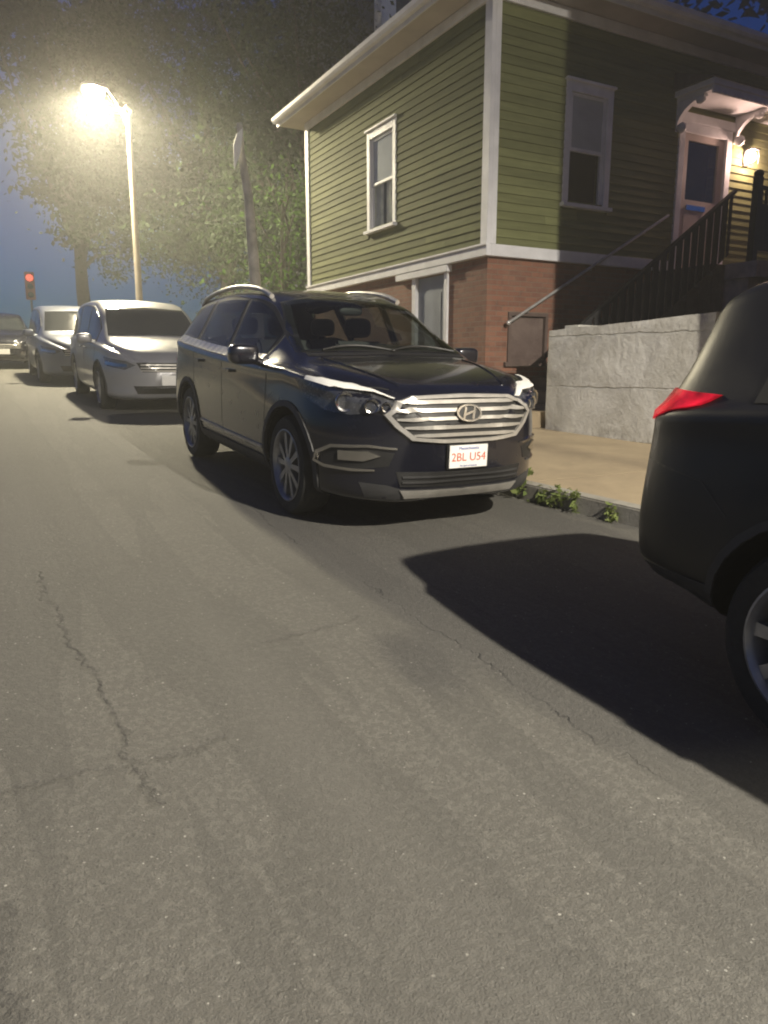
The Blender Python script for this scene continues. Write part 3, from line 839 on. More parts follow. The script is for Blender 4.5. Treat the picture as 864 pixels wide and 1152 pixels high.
# ------------------------------------------------------------------ trees
def tree(b, a, th, tr, blobs, nclump, per, size, mat, label, group=None, name='tree'):
    z0 = road_z(a) + .1
    t = empty(name, (b, a, z0), label, 'tree', group)
    V, F = [], []; ctr = []
    wts = np.array([q[3] * q[4] * q[5] for q in blobs]); wts /= wts.sum()
    for i in range(nclump):
        q = blobs[RNG.choice(len(blobs), p=wts)]
        d = RNG.normal(0, 1, 3); d /= np.linalg.norm(d); rr = RNG.uniform(.35, 1.) ** .5
        c = np.array(q[:3]) + d * rr * np.array(q[3:6]) + RNG.normal(0, .25, 3)
        ctr.append(c); s = RNG.uniform(.5, 1.2)
        leaves(V, F, c, (s * 1.3, s * 1.3, s * .8), int(per * RNG.uniform(.4, 1.5)), size)
    leaf_obj('crown', V, F, mat, t)
    m = MB(); top = Vector((b + random.uniform(-.4, .4), a + random.uniform(-.4, .4), z0 + th))
    m.tube([(b, a, z0 - .1), (b + .03, a, z0 + .5), (b - .06, a + .05, z0 + th * .5), top], [tr * 1.35, tr, tr * .85, tr * .65], 12)
    for i in range(16):
        c = Vector(ctr[RNG.integers(len(ctr))]); st_ = Vector((b, a, z0 + th * random.uniform(.6, 1.)))
        mid = st_.lerp(c, .5) + Vector((random.gauss(0, .3), random.gauss(0, .3), random.uniform(0, .8)))
        m.tube([st_, mid, c], [tr * .4, tr * .22, .025], 7)
    m.build('trunk', M['bark'], t, smooth=50)
    return t


tree(9.5, 31., 5., .34, [(8.8, 31, 11, 5.0, 5, 5.5), (6.5, 30, 8.2, 3.6, 3.5, 3.6), (11.5, 32, 8, 4, 4, 5), (8.5, 30, 15.5, 4, 4, 3)], 620, 130, .095, M['leaf'], 'big dark tree spreading behind the street lamp', 'street trees')
tree(5.2, 41., 6., .36, [(5.6, 41, 14, 3.6, 4, 4.6), (6.4, 41, 10, 3., 4, 3.), (5.0, 41, 18, 4, 4, 4)], 340, 50, .2, M['leaf'], 'dark tree arching over the far end of the street', 'street trees')
tree(9.6, 22., 4., .25, [(9.2, 22, 6.8, 2.6, 2.4, 3.4), (8.2, 21.5, 4.8, 1.5, 1.8, 1.8), (9.3, 22.5, 9.8, 2.4, 2.2, 2.2)], 320, 85, .085, M['leaf'], 'leafy tree between the wooden pole and the green house', 'street trees')
tree(7.0, 18.2, 2.0, .07, [(6.9, 18.0, 3.3, .7, .7, .55), (7.0, 18.2, 5.2, .5, .6, .8)], 26, 50, .07, M['leaf2'], 'small bright green tree at the far corner of the green house', None, 'young_tree')
tree(20., 24., 8., .4, [(19, 24, 13, 6, 5, 5.5), (25, 22, 13, 6, 5, 5.5)], 200, 45, .25, M['leaf'], 'dark tree behind the roof of the green house', 'street trees')

# weeds in the kerb joint
for i, (a, s) in enumerate(((4.72, 1.3), (4.5, .8), (4.36, 1.), (4.18, .8), (3.86, .75))):
    b = kerb_b(a) - .03; V, F = [], []
    z = road_z(a)
    for k in range(8): leaves(V, F, (b + random.gauss(0, .016) * s, a + random.gauss(0, .026) * s, z + .03 + random.uniform(0, .15) * s), (.05 * s, .05 * s, .06 * s), 10, .028 * s)
    V, F = V, F
    o = leaf_obj('weed', V, F, M['weed'], None, (b, a, z))
    tag(o, ['largest green weed tuft at the kerb against the navy car bumper', 'small green weed tuft in the kerb joint, second from the navy car', 'green weed tuft in the kerb joint, third from the navy car',
            'small green weed tuft in the kerb joint, fourth from the navy car', 'lone green weed tuft at the kerb nearest the black car'][i], 'weed', 'weeds along the kerb')

# ------------------------------------------------------------------ cars
def pchip(tab):
    xs = sorted(tab); ys = [tab[x] for x in xs]; n = len(xs)
    h = [xs[i + 1] - xs[i] for i in range(n - 1)]; d = [(ys[i + 1] - ys[i]) / h[i] for i in range(n - 1)]
    mm = [d[0]] + [0 if d[i - 1] * d[i] <= 0 else 2 * d[i - 1] * d[i] / (d[i - 1] + d[i]) for i in range(1, n - 1)] + [d[-1]]
    def f(x):
        if x <= xs[0]: return ys[0]
        if x >= xs[-1]: return ys[-1]
        i = max(k for k in range(n - 1) if xs[k] <= x)
        t = (x - xs[i]) / h[i]
        return (ys[i] * (1 + 2 * t) * (1 - t) ** 2 + mm[i] * h[i] * t * (1 - t) ** 2 + ys[i + 1] * t * t * (3 - 2 * t) + mm[i + 1] * h[i] * t * t * (t - 1))
    return f


class Spec:
    def __init__(s, **k):
        s.__dict__.update(k)
        for n in ('zt', 'zb', 'zs', 'ws', 'wr', 'dr'): setattr(s, n, pchip(getattr(s, n)))

    def fac(s, x):
        f = 1.
        if x > s.nx0: f = max(0., 1 - ((x - s.nx0) / (s.front + s.nov - s.nx0)) ** s.nn) ** (1 / s.nn)
        if x < s.rx0: f = max(0., 1 - ((s.rx0 - x) / (s.rx0 - s.rear + s.nov)) ** s.rn) ** (1 / s.rn)
        return f

    def ring(s, x):
        zt, zb = s.zt(x), s.zb(x); h = zt - zb; f = s.fac(x)
        zs = min(s.zs(x), zb + .90 * h); zm = min(s.zm, zb + .55 * h)
        ws, wr = s.ws(x) * f, s.wr(x) * f
        zr = max(zt - s.dr(x), zs + .03 * h)
        wm = min(s.wm, s.ws(x) + .035) * f
        return [(0, zb), (s.wb * f - .16 * f, zb), (s.wb * f - .02, zb + min(.05, .1 * h)), (wm - .006, zb + (zm - zb) * .5), (wm, zm), (ws + .006, zs - .10 * min(1, h)), (ws, zs), (ws - .045 * f, zs + min(.035, .1 * (zr - zs) + .012)), (wr + .02, zr - .03 * min(1, h)), (wr - .03, zr + s.dr(x) * .38), (wr * .5, zt - s.dr(x) * .12), (0, zt)]


SUB = (3, 3, 4, 4, 5, 4, 3, 8, 5, 5, 5)
def cr_ring(P):
    full = [(-P[1][0], P[1][1])] + P + [(-P[-2][0], P[-2][1])]
    out = []
    for i in range(1, len(full) - 2):
        p0, p1, p2, p3 = (np.array(full[k], float) for k in (i - 1, i, i + 1, i + 2))
        l0, l1, l2 = (max(1e-4, np.linalg.norm(q)) ** .5 for q in (p1 - p0, p2 - p1, p3 - p2))
        t0, t1, t2, t3 = 0, l0, l0 + l1, l0 + l1 + l2
        for k in range(SUB[i - 1]):
            t = t1 + (t2 - t1) * k / SUB[i - 1]
            A1 = (t1 - t) / (t1 - t0) * p0 + (t - t0) / (t1 - t0) * p1; A2 = (t2 - t) / (t2 - t1) * p1 + (t - t1) / (t2 - t1) * p2
            A3 = (t3 - t) / (t3 - t2) * p2 + (t - t2) / (t3 - t2) * p3
            B1 = (t2 - t) / (t2 - t0) * A1 + (t - t0) / (t2 - t0) * A2; B2 = (t3 - t) / (t3 - t1) * A2 + (t - t1) / (t3 - t1) * A3
            out.append((t2 - t) / (t2 - t1) * B1 + (t - t1) / (t2 - t1) * B2)
    out.append(np.array(P[-1], float))
    return out


def body_mesh(s, name):
    xs = list(np.linspace(s.rear + .25, s.front - .25, int((s.front - s.rear) / .045)))
    k = 14
    xs = [s.rear + .25 * (1 - math.cos(math.pi / 2 * i / k)) for i in range(k)] + xs + [s.front - .25 * (1 - math.cos(math.pi / 2 * i / k)) for i in range(k - 1, -1, -1)]
    vs = []; n = None
    for x in xs:
        r = cr_ring(s.ring(x))
        loop = [(x, y, z) for y, z in r] + [(x, -y, z) for y, z in reversed(r[1:-1])]
        n = len(loop); vs += loop
    fs = []
    for i in range(len(xs) - 1):
        for j in range(n):
            j2 = (j + 1) % n
            fs.append((i * n + j, i * n + j2, (i + 1) * n + j2, (i + 1) * n + j))
    fs.append(tuple(reversed(range(n)))); fs.append(tuple(range((len(xs) - 1) * n, len(xs) * n)))
    me = bpy.data.meshes.new(name); me.from_pydata(vs, [], fs)
    bm = bmesh.new(); bm.from_mesh(me); bmesh.ops.recalc_face_normals(bm, faces=bm.faces)
    bvh = BVHTree.FromBMesh(bm)
    bm.to_mesh(me); bm.free()
    return me, bvh


def cut_wells(me, s):
    o = bpy.data.objects.new('tmp_body', me); COL.objects.link(o)
    mb = MB()
    for xw in (0., -s.wb_len):
        for sd in (1, -1):
            y0, y1 = sd * .56, sd * 1.25; n = 40; r = s.tr + .055
            c = [(xw + r * math.cos(2 * math.pi * k / n), s.tr + .01 + r * math.sin(2 * math.pi * k / n)) for k in range(n)]
            mb.add([(x, y, z) for y in (y0, y1) for x, z in c], [tuple(range(n)), tuple(range(2 * n - 1, n - 1, -1))] + [(k, (k + 1) % n, (k + 1) % n + n, k + n) for k in range(n)])
    cm = bpy.data.meshes.new('tmp_cut'); cm.from_pydata(mb.v, [], mb.f)
    bm = bmesh.new(); bm.from_mesh(cm); bmesh.ops.recalc_face_normals(bm, faces=bm.faces); bm.to_mesh(cm); bm.free()
    cm.materials.append(M['plastic'])
    co = bpy.data.objects.new('tmp_cut', cm); COL.objects.link(co)
    md = o.modifiers.new('cut', 'BOOLEAN'); md.operation = 'DIFFERENCE'; md.object = co; md.solver = 'EXACT'; md.material_mode = 'TRANSFER'
    dg = bpy.context.evaluated_depsgraph_get()
    new = bpy.data.meshes.new_from_object(o.evaluated_get(dg), depsgraph=dg)
    bpy.data.objects.remove(o); bpy.data.objects.remove(co)
    new.shade_smooth(); new.set_sharp_from_angle(angle=R(38))
    return new


DIRS = {
    'front': (Vector((0, 1, 0)), Vector((0, 0, 1)), Vector((-1, 0, 0))),      # (y, z)
    'rear': (Vector((0, 1, 0)), Vector((0, 0, 1)), Vector((1, 0, 0))),
    'side+': (Vector((1, 0, 0)), Vector((0, 0, 1)), Vector((0, -1, 0))),       # (x, z), y > 0 flank
    'side-': (Vector((1, 0, 0)), Vector((0, 0, 1)), Vector((0, 1, 0))),
    'top': (Vector((1, 0, 0)), Vector((0, 1, 0)), Vector((0, 0, -1))),         # (x, y)
}
for sd, nm in ((1, '+'), (-1, '-')):
    d = Vector((-1, -sd * 1., 0)).normalized(); DIRS['corner' + nm] = (Vector((-d.y * sd * -1, d.x * sd * -1, 0)) * -1, Vector((0, 0, 1)), d)
    e1 = Vector((1, -sd * 1., 0)).normalized(); DIRS['corner' + nm] = (e1, Vector((0, 0, 1)), d)     # e1 runs forward and to the centre
    d = Vector((1, -sd * 1., 0)).normalized(); e1 = Vector((-1, -sd, 0)).normalized(); DIRS['rcorner' + nm] = (e1, Vector((0, 0, 1)), d)


def patch(bvh, polys, frame, off=.004, skirt=.012, res=.05):
    """panels drawn in a side or front view, wrapped on to the body; returns an MB"""
    e1, e2, d = DIRS[frame] if isinstance(frame, str) else frame
    mb = MB()
    for poly in polys:
        bm = bmesh.new()
        bm.faces.new([bm.verts.new((p, q, 0)) for p, q in poly])
        bmesh.ops.triangulate(bm, faces=bm.faces)
        for ax in (0, 1):
            lo = min(p[ax] for p in poly); hi = max(p[ax] for p in poly)
            for k in range(1, max(1, int((hi - lo) / res)) + 1):
                c = [0, 0, 0]; nn = [0, 0, 0]; c[ax] = lo + (hi - lo) * k / (int((hi - lo) / res) + 1); nn[ax] = 1
                bmesh.ops.bisect_plane(bm, geom=bm.verts[:] + bm.edges[:] + bm.faces[:], plane_co=c, plane_no=nn)
        ts = []; miss = []
        for v in bm.verts:
            o = e1 * v.co.x + e2 * v.co.y - d * 8
            h = bvh.ray_cast(o, d)
            if h[0] is None: miss.append((v, o)); continue
            ts.append(h[3]); v.co = h[0] + h[1] * off
        tm = sum(ts) / max(1, len(ts)) if ts else 8
        for v, o in miss:
            h = bvh.find_nearest(o + d * tm); v.co = h[0] + h[1] * off
        be = [e for e in bm.edges if len(e.link_faces) == 1]
        r = bmesh.ops.extrude_edge_only(bm, edges=be)
        for v in [q for q in r['geom'] if isinstance(q, bmesh.types.BMVert)]: v.co += d * skirt
        bm.verts.index_update()
        mb.add([tuple(v.co) for v in bm.verts], [tuple(v.index for v in f.verts) for f in bm.faces])
        bm.free()
    return mb


def ribbon(pts, w):
    """a strip of width w (number or list) round a polyline -> polygon"""
    ws = w if isinstance(w, (list, tuple)) else [w] * len(pts)
    L, Rr = [], []
    for i, p in enumerate(pts):
        a = Vector(pts[max(i - 1, 0)]); b = Vector(pts[min(i + 1, len(pts) - 1)])
        t = (b - a).normalized(); n = Vector((-t.y, t.x)) * ws[i] / 2
        L.append((p[0] + n.x, p[1] + n.y)); Rr.append((p[0] - n.x, p[1] - n.y))
    return L + Rr[::-1]


def ribs(pts, w):
    """the same strip as a run of quads (safe round sharp bends)"""
    po = ribbon(pts, w); n = len(pts); L, Rr = po[:n], po[n:][::-1]
    return [[L[i], L[i + 1], Rr[i + 1], Rr[i]] for i in range(n - 1)]


def mir(polys):
    return [[(-p, q) for p, q in po] for po in polys]


def wheel(parent, x, y, s, spokes=5):
    sd = 1 if y > 0 else -1; r = s.tr; w = .225
    m = MB(); c = (x, y, r)
    m.lathe([(r * .70, w / 2 - .005), (r * .80, w / 2 + .006), (r * .93, w / 2), (r * .985, w / 2 - .03), (r, w / 2 - .06), (r, -w / 2 + .06), (r * .985, -w / 2 + .03), (r * .93, -w / 2), (r * .70, -w / 2)], c, (0, sd, 0), 48, True)
    t = m.build('wheel', M['tyre'], parent, smooth=35)
    m = MB()
    m.lathe([(r * .70, w / 2 - .008), (r * .725, w / 2 + .004), (r * .70, w / 2 + .006), (r * .66, w / 2 - .012), (r * .63, w / 2 - .06), (r * .62, -w / 2)], c, (0, sd, 0), 48)
    yo = y + sd * (w / 2 - .035)
    m.lathe([(0, .03), (r * .10, .03), (r * .17, .022), (r * .19, -.02)], (x, yo, r), (0, sd, 0), 24)
    for k in range(spokes):
        for j in (-1, 1):
            a = 2 * math.pi * k / spokes + .3; a0 = a + j * .22; a1 = a + j * .30
            p0 = Vector((math.cos(a0), 0, math.sin(a0))) * r * .15; p1 = Vector((math.cos(a1), 0, math.sin(a1))) * r * .655
            t0 = Vector((-math.sin(a0), 0, math.cos(a0))) * .016; t1 = Vector((-math.sin(a1), 0, math.cos(a1))) * .024
            cc = Vector((x, yo, r)); q = []
            for dy in (sd * .022, -sd * .02):
                q += [cc + p0 - t0 + Vector((0, dy, 0)), cc + p0 + t0 + Vector((0, dy, 0)), cc + p1 + t1 + Vector((0, dy - sd * .006, 0)), cc + p1 - t1 + Vector((0, dy - sd * .006, 0))]
            m.add(q, [(0, 1, 2, 3), (7, 6, 5, 4), (0, 4, 5, 1), (1, 5, 6, 2), (2, 6, 7, 3), (3, 7, 4, 0)])
    m.build('rim', M['alloy'], t, smooth=35)
    m = MB(); m.lathe([(0, 0), (r * .62, 0)], (x, y + sd * (w / 2 - .11), r), (0, sd, 0), 32); m.build('brake_disc', M['cladding'], t)


def car_root(name, axle_a, axle_b, label, cat, group=None, yaw=0.):
    o = bpy.data.objects.new(name, None); COL.objects.link(o); BASE[o.name] = (0, 0, 0)
    o.matrix_world = RZ @ Matrix.Translation((axle_b, axle_a, road_z(axle_a) + .002)) @ Matrix.Rotation(math.atan(SLOPE), 4, 'X') @ Matrix.Rotation(R(-90) + yaw, 4, 'Z')
    tag(o, label, cat, group); return o


def inset(poly, d):
    cx = sum(p for p, q in poly) / len(poly); cy = sum(q for p, q in poly) / len(poly); out = []
    for p, q in poly:
        L = math.hypot(p - cx, q - cy) or 1.
        out.append((p + (cx - p) / L * d, q + (cy - q) / L * d))
    return out


def ring_polys(poly, d0, d1):
    a = inset(poly, d0); b = inset(poly, d1); n = len(poly)
    return [[a[i], a[(i + 1) % n], b[(i + 1) % n], b[i]] for i in range(n)]


def inside(poly, x, y):
    c = False; n = len(poly)
    for i in range(n):
        (x0, y0), (x1, y1) = poly[i], poly[i - 1]
        if (y0 > y) != (y1 > y) and x < (x1 - x0) * (y - y0) / (y1 - y0) + x0: c = not c
    return c


def open_windows(me, front, sides, rear):
    bm = bmesh.new(); bm.from_mesh(me); kill = []
    for f in bm.faces:
        c = f.calc_center_median(); n = f.normal
        if n.x > .25 and c.x < .1 and inside(front, c.y, c.z) and c.z > 1.1: kill.append(f)
        elif abs(n.y) > .35 and any(inside(p, c.x, c.z) for p in sides): kill.append(f)
        elif n.x < -.3 and c.x < -3.3 and inside(rear, c.y, c.z): kill.append(f)
    bmesh.ops.delete(bm, geom=kill, context='FACES'); bm.to_mesh(me); bm.free()


def side_glass(bvh, root, s, quarter=True, see=False):
    """window band, panes, belt strip on both flanks"""
    for sg in '+-':
        top = lambda x: s.zt(x) - s.dr(x) - s.gt
        bot = lambda x: s.zs(x) + s.gb
        def band(x0, x1, n=10, t0=0, t1=0, pad=0.):
            xs = [x0 + (x1 - x0) * i / n for i in range(n + 1)]
            up = [(x, max(bot(x) + .015, top(x) + pad)) for x in xs]
            lo = [(x, bot(x) - pad) for x in xs]
            return lo + up[::-1]
        A, B, C, D, E_, F_ = s.win
        if see:
            for x0, x1 in ((A, B), (C, D), (E_, F_)):
                patch(bvh, ring_polys(band(x0, x1, 12), -.035, .03), 'side' + sg, .004, .012, .08).build('window_trim', M['plastic'], root, smooth=40)
        else:
            patch(bvh, [band(A + .05, F_ - .04, 24, pad=.022)], 'side' + sg, .003, .01, .08).build('window_trim', M['plastic'], root, smooth=40)
        for x0, x1 in ((A, B), (C, D), (E_, F_)):
            if x0 is None: continue
            patch(bvh, [band(x0, x1, 12)], 'side' + sg, .006, .006, .07).build('side_window', M['tinted'] if see else M['glass'], root, smooth=40)
            s.bands = getattr(s, 'bands', []) + [band(x0, x1, 12)]
        xs = [A + .02 + (F_ + .05 - A - .02) * i / 16 for i in range(17)]
        patch(bvh, ribs([(x, bot(x) - .022) for x in xs], s.belt), 'side' + sg, .012, .02, .08).build('belt_strip', M['chrome'], root, smooth=40)
        # door seams and handles
        for xd in s.doors:
            patch(bvh, ribs([(xd, bot(xd) - .05), (xd + .01, s.zm + .1), (xd + .02, .42)], .008), 'side' + sg, .0015, .004, .06).build('door_seam', M['plastic'], root)
        for xh in s.handles:
            zz = s.zs(xh) - .105
            patch(bvh, [[(xh - .11, zz - .014), (xh + .11, zz - .010), (xh + .11, zz + .014), (xh - .11, zz + .012)]], 'side' + sg, .035, .03, .05).build('door_handle', s.handle_mat, root, smooth=40)


def mirrors(root, s, mat, cap=None):
    for sd in (1, -1):
        x, y, z = s.mirror; m = MB(); m.ellipsoid((x, sd * y, z), (.07, .115, .075), 24, 14, .5); m.tube([(x, sd * (y - .2), z - .07), (x, sd * (y - .05), z - .04)], .03, 8)
        o = m.build('mirror', mat, root, smooth=60)
        if cap:
            m = MB(); m.ellipsoid((x + .006, sd * (y + .002), z + .035), (.078, .134, .056), 24, 14, .5); m.build('mirror_cap', cap, o, smooth=60)
        m = MB(); m.ellipsoid((x - .06, sd * y, z + .005), (.03, .105, .065), 16, 10, .7); m.build('mirror_glass', M['glass'], o, smooth=60)


SUV = dict(front=.93, rear=-3.76, nov=.015, nx0=.12, nn=2.55, rx0=-3.0, rn=3.2, wm=.935, wb=.90, zm=.66, tr=.36, wb_len=2.70,
    zt={-3.76: .75, -3.74: .98, -3.68: 1.16, -3.58: 1.36, -3.46: 1.545, -3.3: 1.60, -2.7: 1.655, -2.0: 1.675, -1.4: 1.655, -1.0: 1.575, -.6: 1.375, -.2: 1.165, -.08: 1.125, .2: 1.095, .5: 1.045, .72: .985, .83: .93, .89: .86, .93: .74},
    zb={-3.76: .50, -3.7: .38, -3.5: .32, -3.1: .27, -2: .235, 0: .225, .5: .215, .8: .225, .89: .30, .93: .42},
    zs={-3.76: 1.0, -3.3: 1.16, -2.6: 1.125, -1.6: 1.075, -.6: 1.045, -.1: 1.035, .3: 1.0, .6: .94, .93: .8},
    ws={-3.76: .86, -2.8: .915, -1.5: .92, -.3: .905, .3: .885, .93: .86},
    wr={-3.76: .60, -3.3: .61, -2.0: .63, -1.1: .62, -.7: .65, -.1: .76, .4: .74, .93: .66},
    dr={-3.76: .10, -3.4: .08, -1.1: .075, -.6: .07, -.1: .05, .4: .045, .93: .05},
    gt=.035, gb=.060, belt=.062, win=(-.62, -1.48, -1.56, -2.48, -2.58, -3.22), doors=(-.42, -1.52, -2.46), handles=(-1.32, -2.28), mirror=(-.62, 1.02, 1.12), handle_mat=M['navy'])


def cabin(root):
    m = MB(); m.box(-3.3, -.1, -.80, .80, .42, .46); m.build('cabin_floor', M['plastic'], root)
    m = MB(); m.prism([(-.10, -.78), (-.10, .78), (-.62, .74), (-.62, -.74)], .80, lambda x, y: 1.06 if x < -.3 else 1.10); m.build('dashboard', M['plastic'], root, bevel=.03)
    for x0, ys_ in ((-1.35, (-.38, .38)), (-2.25, (-.42, 0, .42))):
        for y in ys_:
            w = .25 if len(ys_) == 2 else .20
            m = MB(); m.box(x0 - .02, x0 + .52, y - w, y + w, .60, .74)
            m.add([(x, yy, z) for yy in (y - w, y + w) for x, z in ((x0 + .02, .70), (x0 + .14, .70), (x0 - .06, 1.22), (x0 - .17, 1.22))], [(0, 1, 2, 3), (7, 6, 5, 4), (0, 4, 5, 1), (1, 5, 6, 2), (2, 6, 7, 3), (3, 7, 4, 0)])
            o = m.build('seat', M['seat'], root, bevel=.03)
            m = MB(); m.ellipsoid((x0 - .13, y, 1.34), (.06, .13, .09), 16, 10, .6); m.tube([(x0 - .11, y - .05, 1.2), (x0 - .13, y - .05, 1.3)], .008, 6); m.build('headrest', M['seat'], o, smooth=50)
    m = MB(); c = Vector((-.72, .38, 1.02)); u = Vector((0, 1, 0)); v = Vector((.42, 0, .91)).normalized()
    m.tube([c + (u * math.cos(t) + v * math.sin(t)) * .185 for t in [2 * math.pi * i / 28 for i in range(29)]], .016, 8); m.tube([c - u * .18, c + u * .18], .02, 6); m.tube([c, c - v * .18], .02, 6)
    m.build('steering_wheel', M['plastic'], root, smooth=50)
    m = MB(); m.ellipsoid((-.86, 0, 1.47), (.02, .11, .035), 14, 8, .6); m.build('rear_view_mirror', M['plastic'], root, smooth=50)


def build_suv():
    s = Spec(**SUV)
    root = car_root('parked_suv', 4.99, 2.825, 'dark navy SUV with chrome slatted grille parked at the kerb', 'car', None)
    me, bvh = body_mesh(s, 'body')
    me = cut_wells(me, s); me.materials.clear(); me.materials.append(M['navy']); me.materials.append(M['plastic'])
    b = bpy.data.objects.new('body', me); COL.objects.link(b); attach(b, root, (0, 0, 0))
    ws_poly = lambda k: [(-.72 + k, 1.150 + k), (-.4, 1.166 + k), (0, 1.17 + k), (.4, 1.166 + k), (.72 - k, 1.150 + k), (.66 - k, 1.32), (.575 - k, 1.52 - k), (.3, 1.575 - k), (0, 1.582 - k), (-.3, 1.575 - k), (-.575 + k, 1.52 - k), (-.66 + k, 1.32)]
    patch(bvh, ring_polys(ws_poly(0), -.01, .05), 'front', .003, .012, .06).build('windshield_seal', M['plastic'], root, smooth=40)
    patch(bvh, [ws_poly(.0)], 'front', .006, .004, .05).build('windshield', M['screen'], root, smooth=40)
    w = MB()
    for y0, y1 in ((.62, .02), (.05, -.55)):
        pts = []
        for i in range(9):
            t = i / 8; y = y0 + (y1 - y0) * t; z = 1.155 + .035 * math.sin(t * math.pi)
            h = bvh.ray_cast(Vector((3, y, z)), Vector((-1, 0, 0))); pts.append(h[0] + h[1] * .018)
        w.tube(pts, .009, 6)
    w.build('wiper', M['plastic'], root)
    patch(bvh, [ribs([(-.68, 1.135), (0, 1.150), (.68, 1.135)], .02)[0], ribs([(-.68, 1.135), (0, 1.150), (.68, 1.135)], .02)[1]], 'front', .003, .01, .05).build('cowl', M['plastic'], root)
    side_glass(bvh, root, s, see=True)
    mirrors(root, s, M['navy'])
    # hood shut line and creases
    for sd in (1, -1):
        hs = ribs([(-.12, sd * .80), (.2, sd * .79), (.45, sd * .74), (.62, sd * .64), (.74, sd * .5)], .008)
        patch(bvh, hs, 'top', .0015, .004, .06).build('hood_seam', M['plastic'], root)
    for sd in (1, -1):
        patch(bvh, ribs([(-.05, sd * .60), (.25, sd * .56), (.5, sd * .50), (.72, sd * .42)], [.01, .035, .035, .01]), 'top', .008, .012, .05).build('hood_crease', M['navy'], root, smooth=60)
    # grille (drawn, then set a little lower)
    G = [(-.57, .800), (-.49, .866), (-.38, .902), (0, .912), (.38, .902), (.49, .866), (.57, .800), (.51, .722), (.41, .640), (.2, .620), (0, .617), (-.2, .620), (-.41, .640), (-.51, .722)]
    g = patch(bvh, [G], 'front', .003, .02, .05).build('grille', M['plastic'], root, smooth=40)
    rim = G + G[:1]
    cx_, cz_ = 0, .775
    inner = [(p * .935, cz_ + (q - cz_) * .86) for p, q in rim]
    patch(bvh, [[rim[i], rim[i + 1], inner[i + 1], inner[i]] for i in range(len(rim) - 1)], 'front', .022, .03, .05).build('grille_frame', M['satin'], g, smooth=40)
    for zc, hw in ((.868, .44), (.820, .515), (.768, .50), (.716, .455), (.667, .395)):
        zz = lambda y: zc - .012 * (y / .55) ** 2 * 0 + .004 * math.cos(y * 2)
        patch(bvh, ribs([(-hw + 2 * hw * i / 10, zz(-hw + 2 * hw * i / 10)) for i in range(11)], [.012] + [.022] * 9 + [.012]), 'front', .017, .03, .06).build('slat', M['satin'], g, smooth=40)
    em = [(.098 * math.cos(2 * math.pi * i / 28), .799 + .055 * math.sin(2 * math.pi * i / 28)) for i in range(28)]
    patch(bvh, [em], 'front', .024, .025, .03).build('emblem_back', M['plastic'], g, smooth=40)
    emi = [(p * .84, .799 + (q - .799) * .80) for p, q in em]; em.append(em[0]); emi.append(emi[0])
    e = [[em[i], em[i + 1], emi[i + 1], emi[i]] for i in range(28)]
    e += ribs([(-.048, .764), (-.036, .799), (-.022, .836)], .017) + ribs([(.022, .762), (.036, .799), (.048, .834)], .017) + ribs([(-.036, .789), (0, .800), (.036, .810)], .014)
    patch(bvh, e, 'front', .032, .02, .03).build('emblem', M['chrome'], g, smooth=40)
    # lower intake, silver skid strip, plate
    li = patch(bvh, [[(-.50, .435), (0, .425), (.50, .435), (.47, .335), (0, .325), (-.47, .335)]], 'front', .004, .02, .06).build('lower_intake', M['plastic'], root)
    for zc in (.40, .365):
        patch(bvh, ribs([(-.46 + .92 * i / 8, zc) for i in range(9)], .012), 'front', .014, .02, .08).build('intake_bar', M['cladding'], li)
    patch(bvh, [[(-.70, .36), (-.55, .345), (-.46, .318), (0, .305), (.46, .318), (.55, .345), (.70, .36), (.66, .25), (0, .235), (-.66, .25)]], 'front', .003, .02, .06).build('lower_cladding', M['cladding'], root, smooth=40)
    patch(bvh, [[(-.47, .312), (0, .300), (.47, .312), (.43, .258), (0, .246), (-.43, .258)]], 'front', .012, .02, .06).build('skid_strip', M['satin'], root, smooth=40)
    # headlights on the front corners
    for sd, nm in ((1, '+'), (-1, '-')):
        E1, E2, D = DIRS['corner' + nm]
        ok = lambda x, y, z: (Vector((x, sd * y, 0)).dot(E1), z)
        HLp = [ok(.12, .91, 1.0), ok(.46, .82, .966), ok(.70, .60, .922), ok(.80, .46, .872), ok(.80, .50, .848), ok(.76, .60, .812), ok(.66, .72, .790), ok(.50, .82, .805), ok(.28, .895, .885)]
        hl = patch(bvh, [HLp], 'corner' + nm, .003, .02, .04).build('headlight', M['lampbowl'], root, smooth=40)
        patch(bvh, ribs([ok(.30, .878, .990), ok(.42, .835, .978), ok(.55, .77, .957), ok(.71, .59, .922), ok(.79, .49, .885)], [.010, .017, .020, .018, .010]), 'corner' + nm, .026, .03, .04).build('light_strip', M['strip'], hl, smooth=40)
        for (x, y, z, r) in ((.62, .735, .868, .060), (.735, .60, .852, .044), (.785, .52, .845, .030)):
            o_ = Vector((x, sd * y, z)); h = bvh.ray_cast(o_ - D * 3, D)
            if h[0] is None: continue
            c = h[0] + h[1] * .006; ax = (Vector((1, sd * .45, 0))).normalized()
            mm = MB(); mm.lathe([(r * .80, -.01), (r * .80, .012), (r, .016), (r * 1.12, .002), (r * 1.12, -.01)], c, ax, 24); mm.build('projector_ring', M['chrome'], hl, smooth=40)
            mm = MB(); mm.lathe([(0, .016), (r * .4, .013), (r * .62, .006), (r * .8, -.006)], c, ax, 24); mm.build('projector', M['lens'], hl, smooth=60)
            mm = MB(); mm.lathe([(0, -.004), (r * .8, -.004)], c, ax, 24); mm.build('projector_back', M['lampbowl'], hl)
        patch(bvh, [HLp], 'corner' + nm, .022, .018, .04).build('lens_cover', M['lens'], hl, smooth=40)
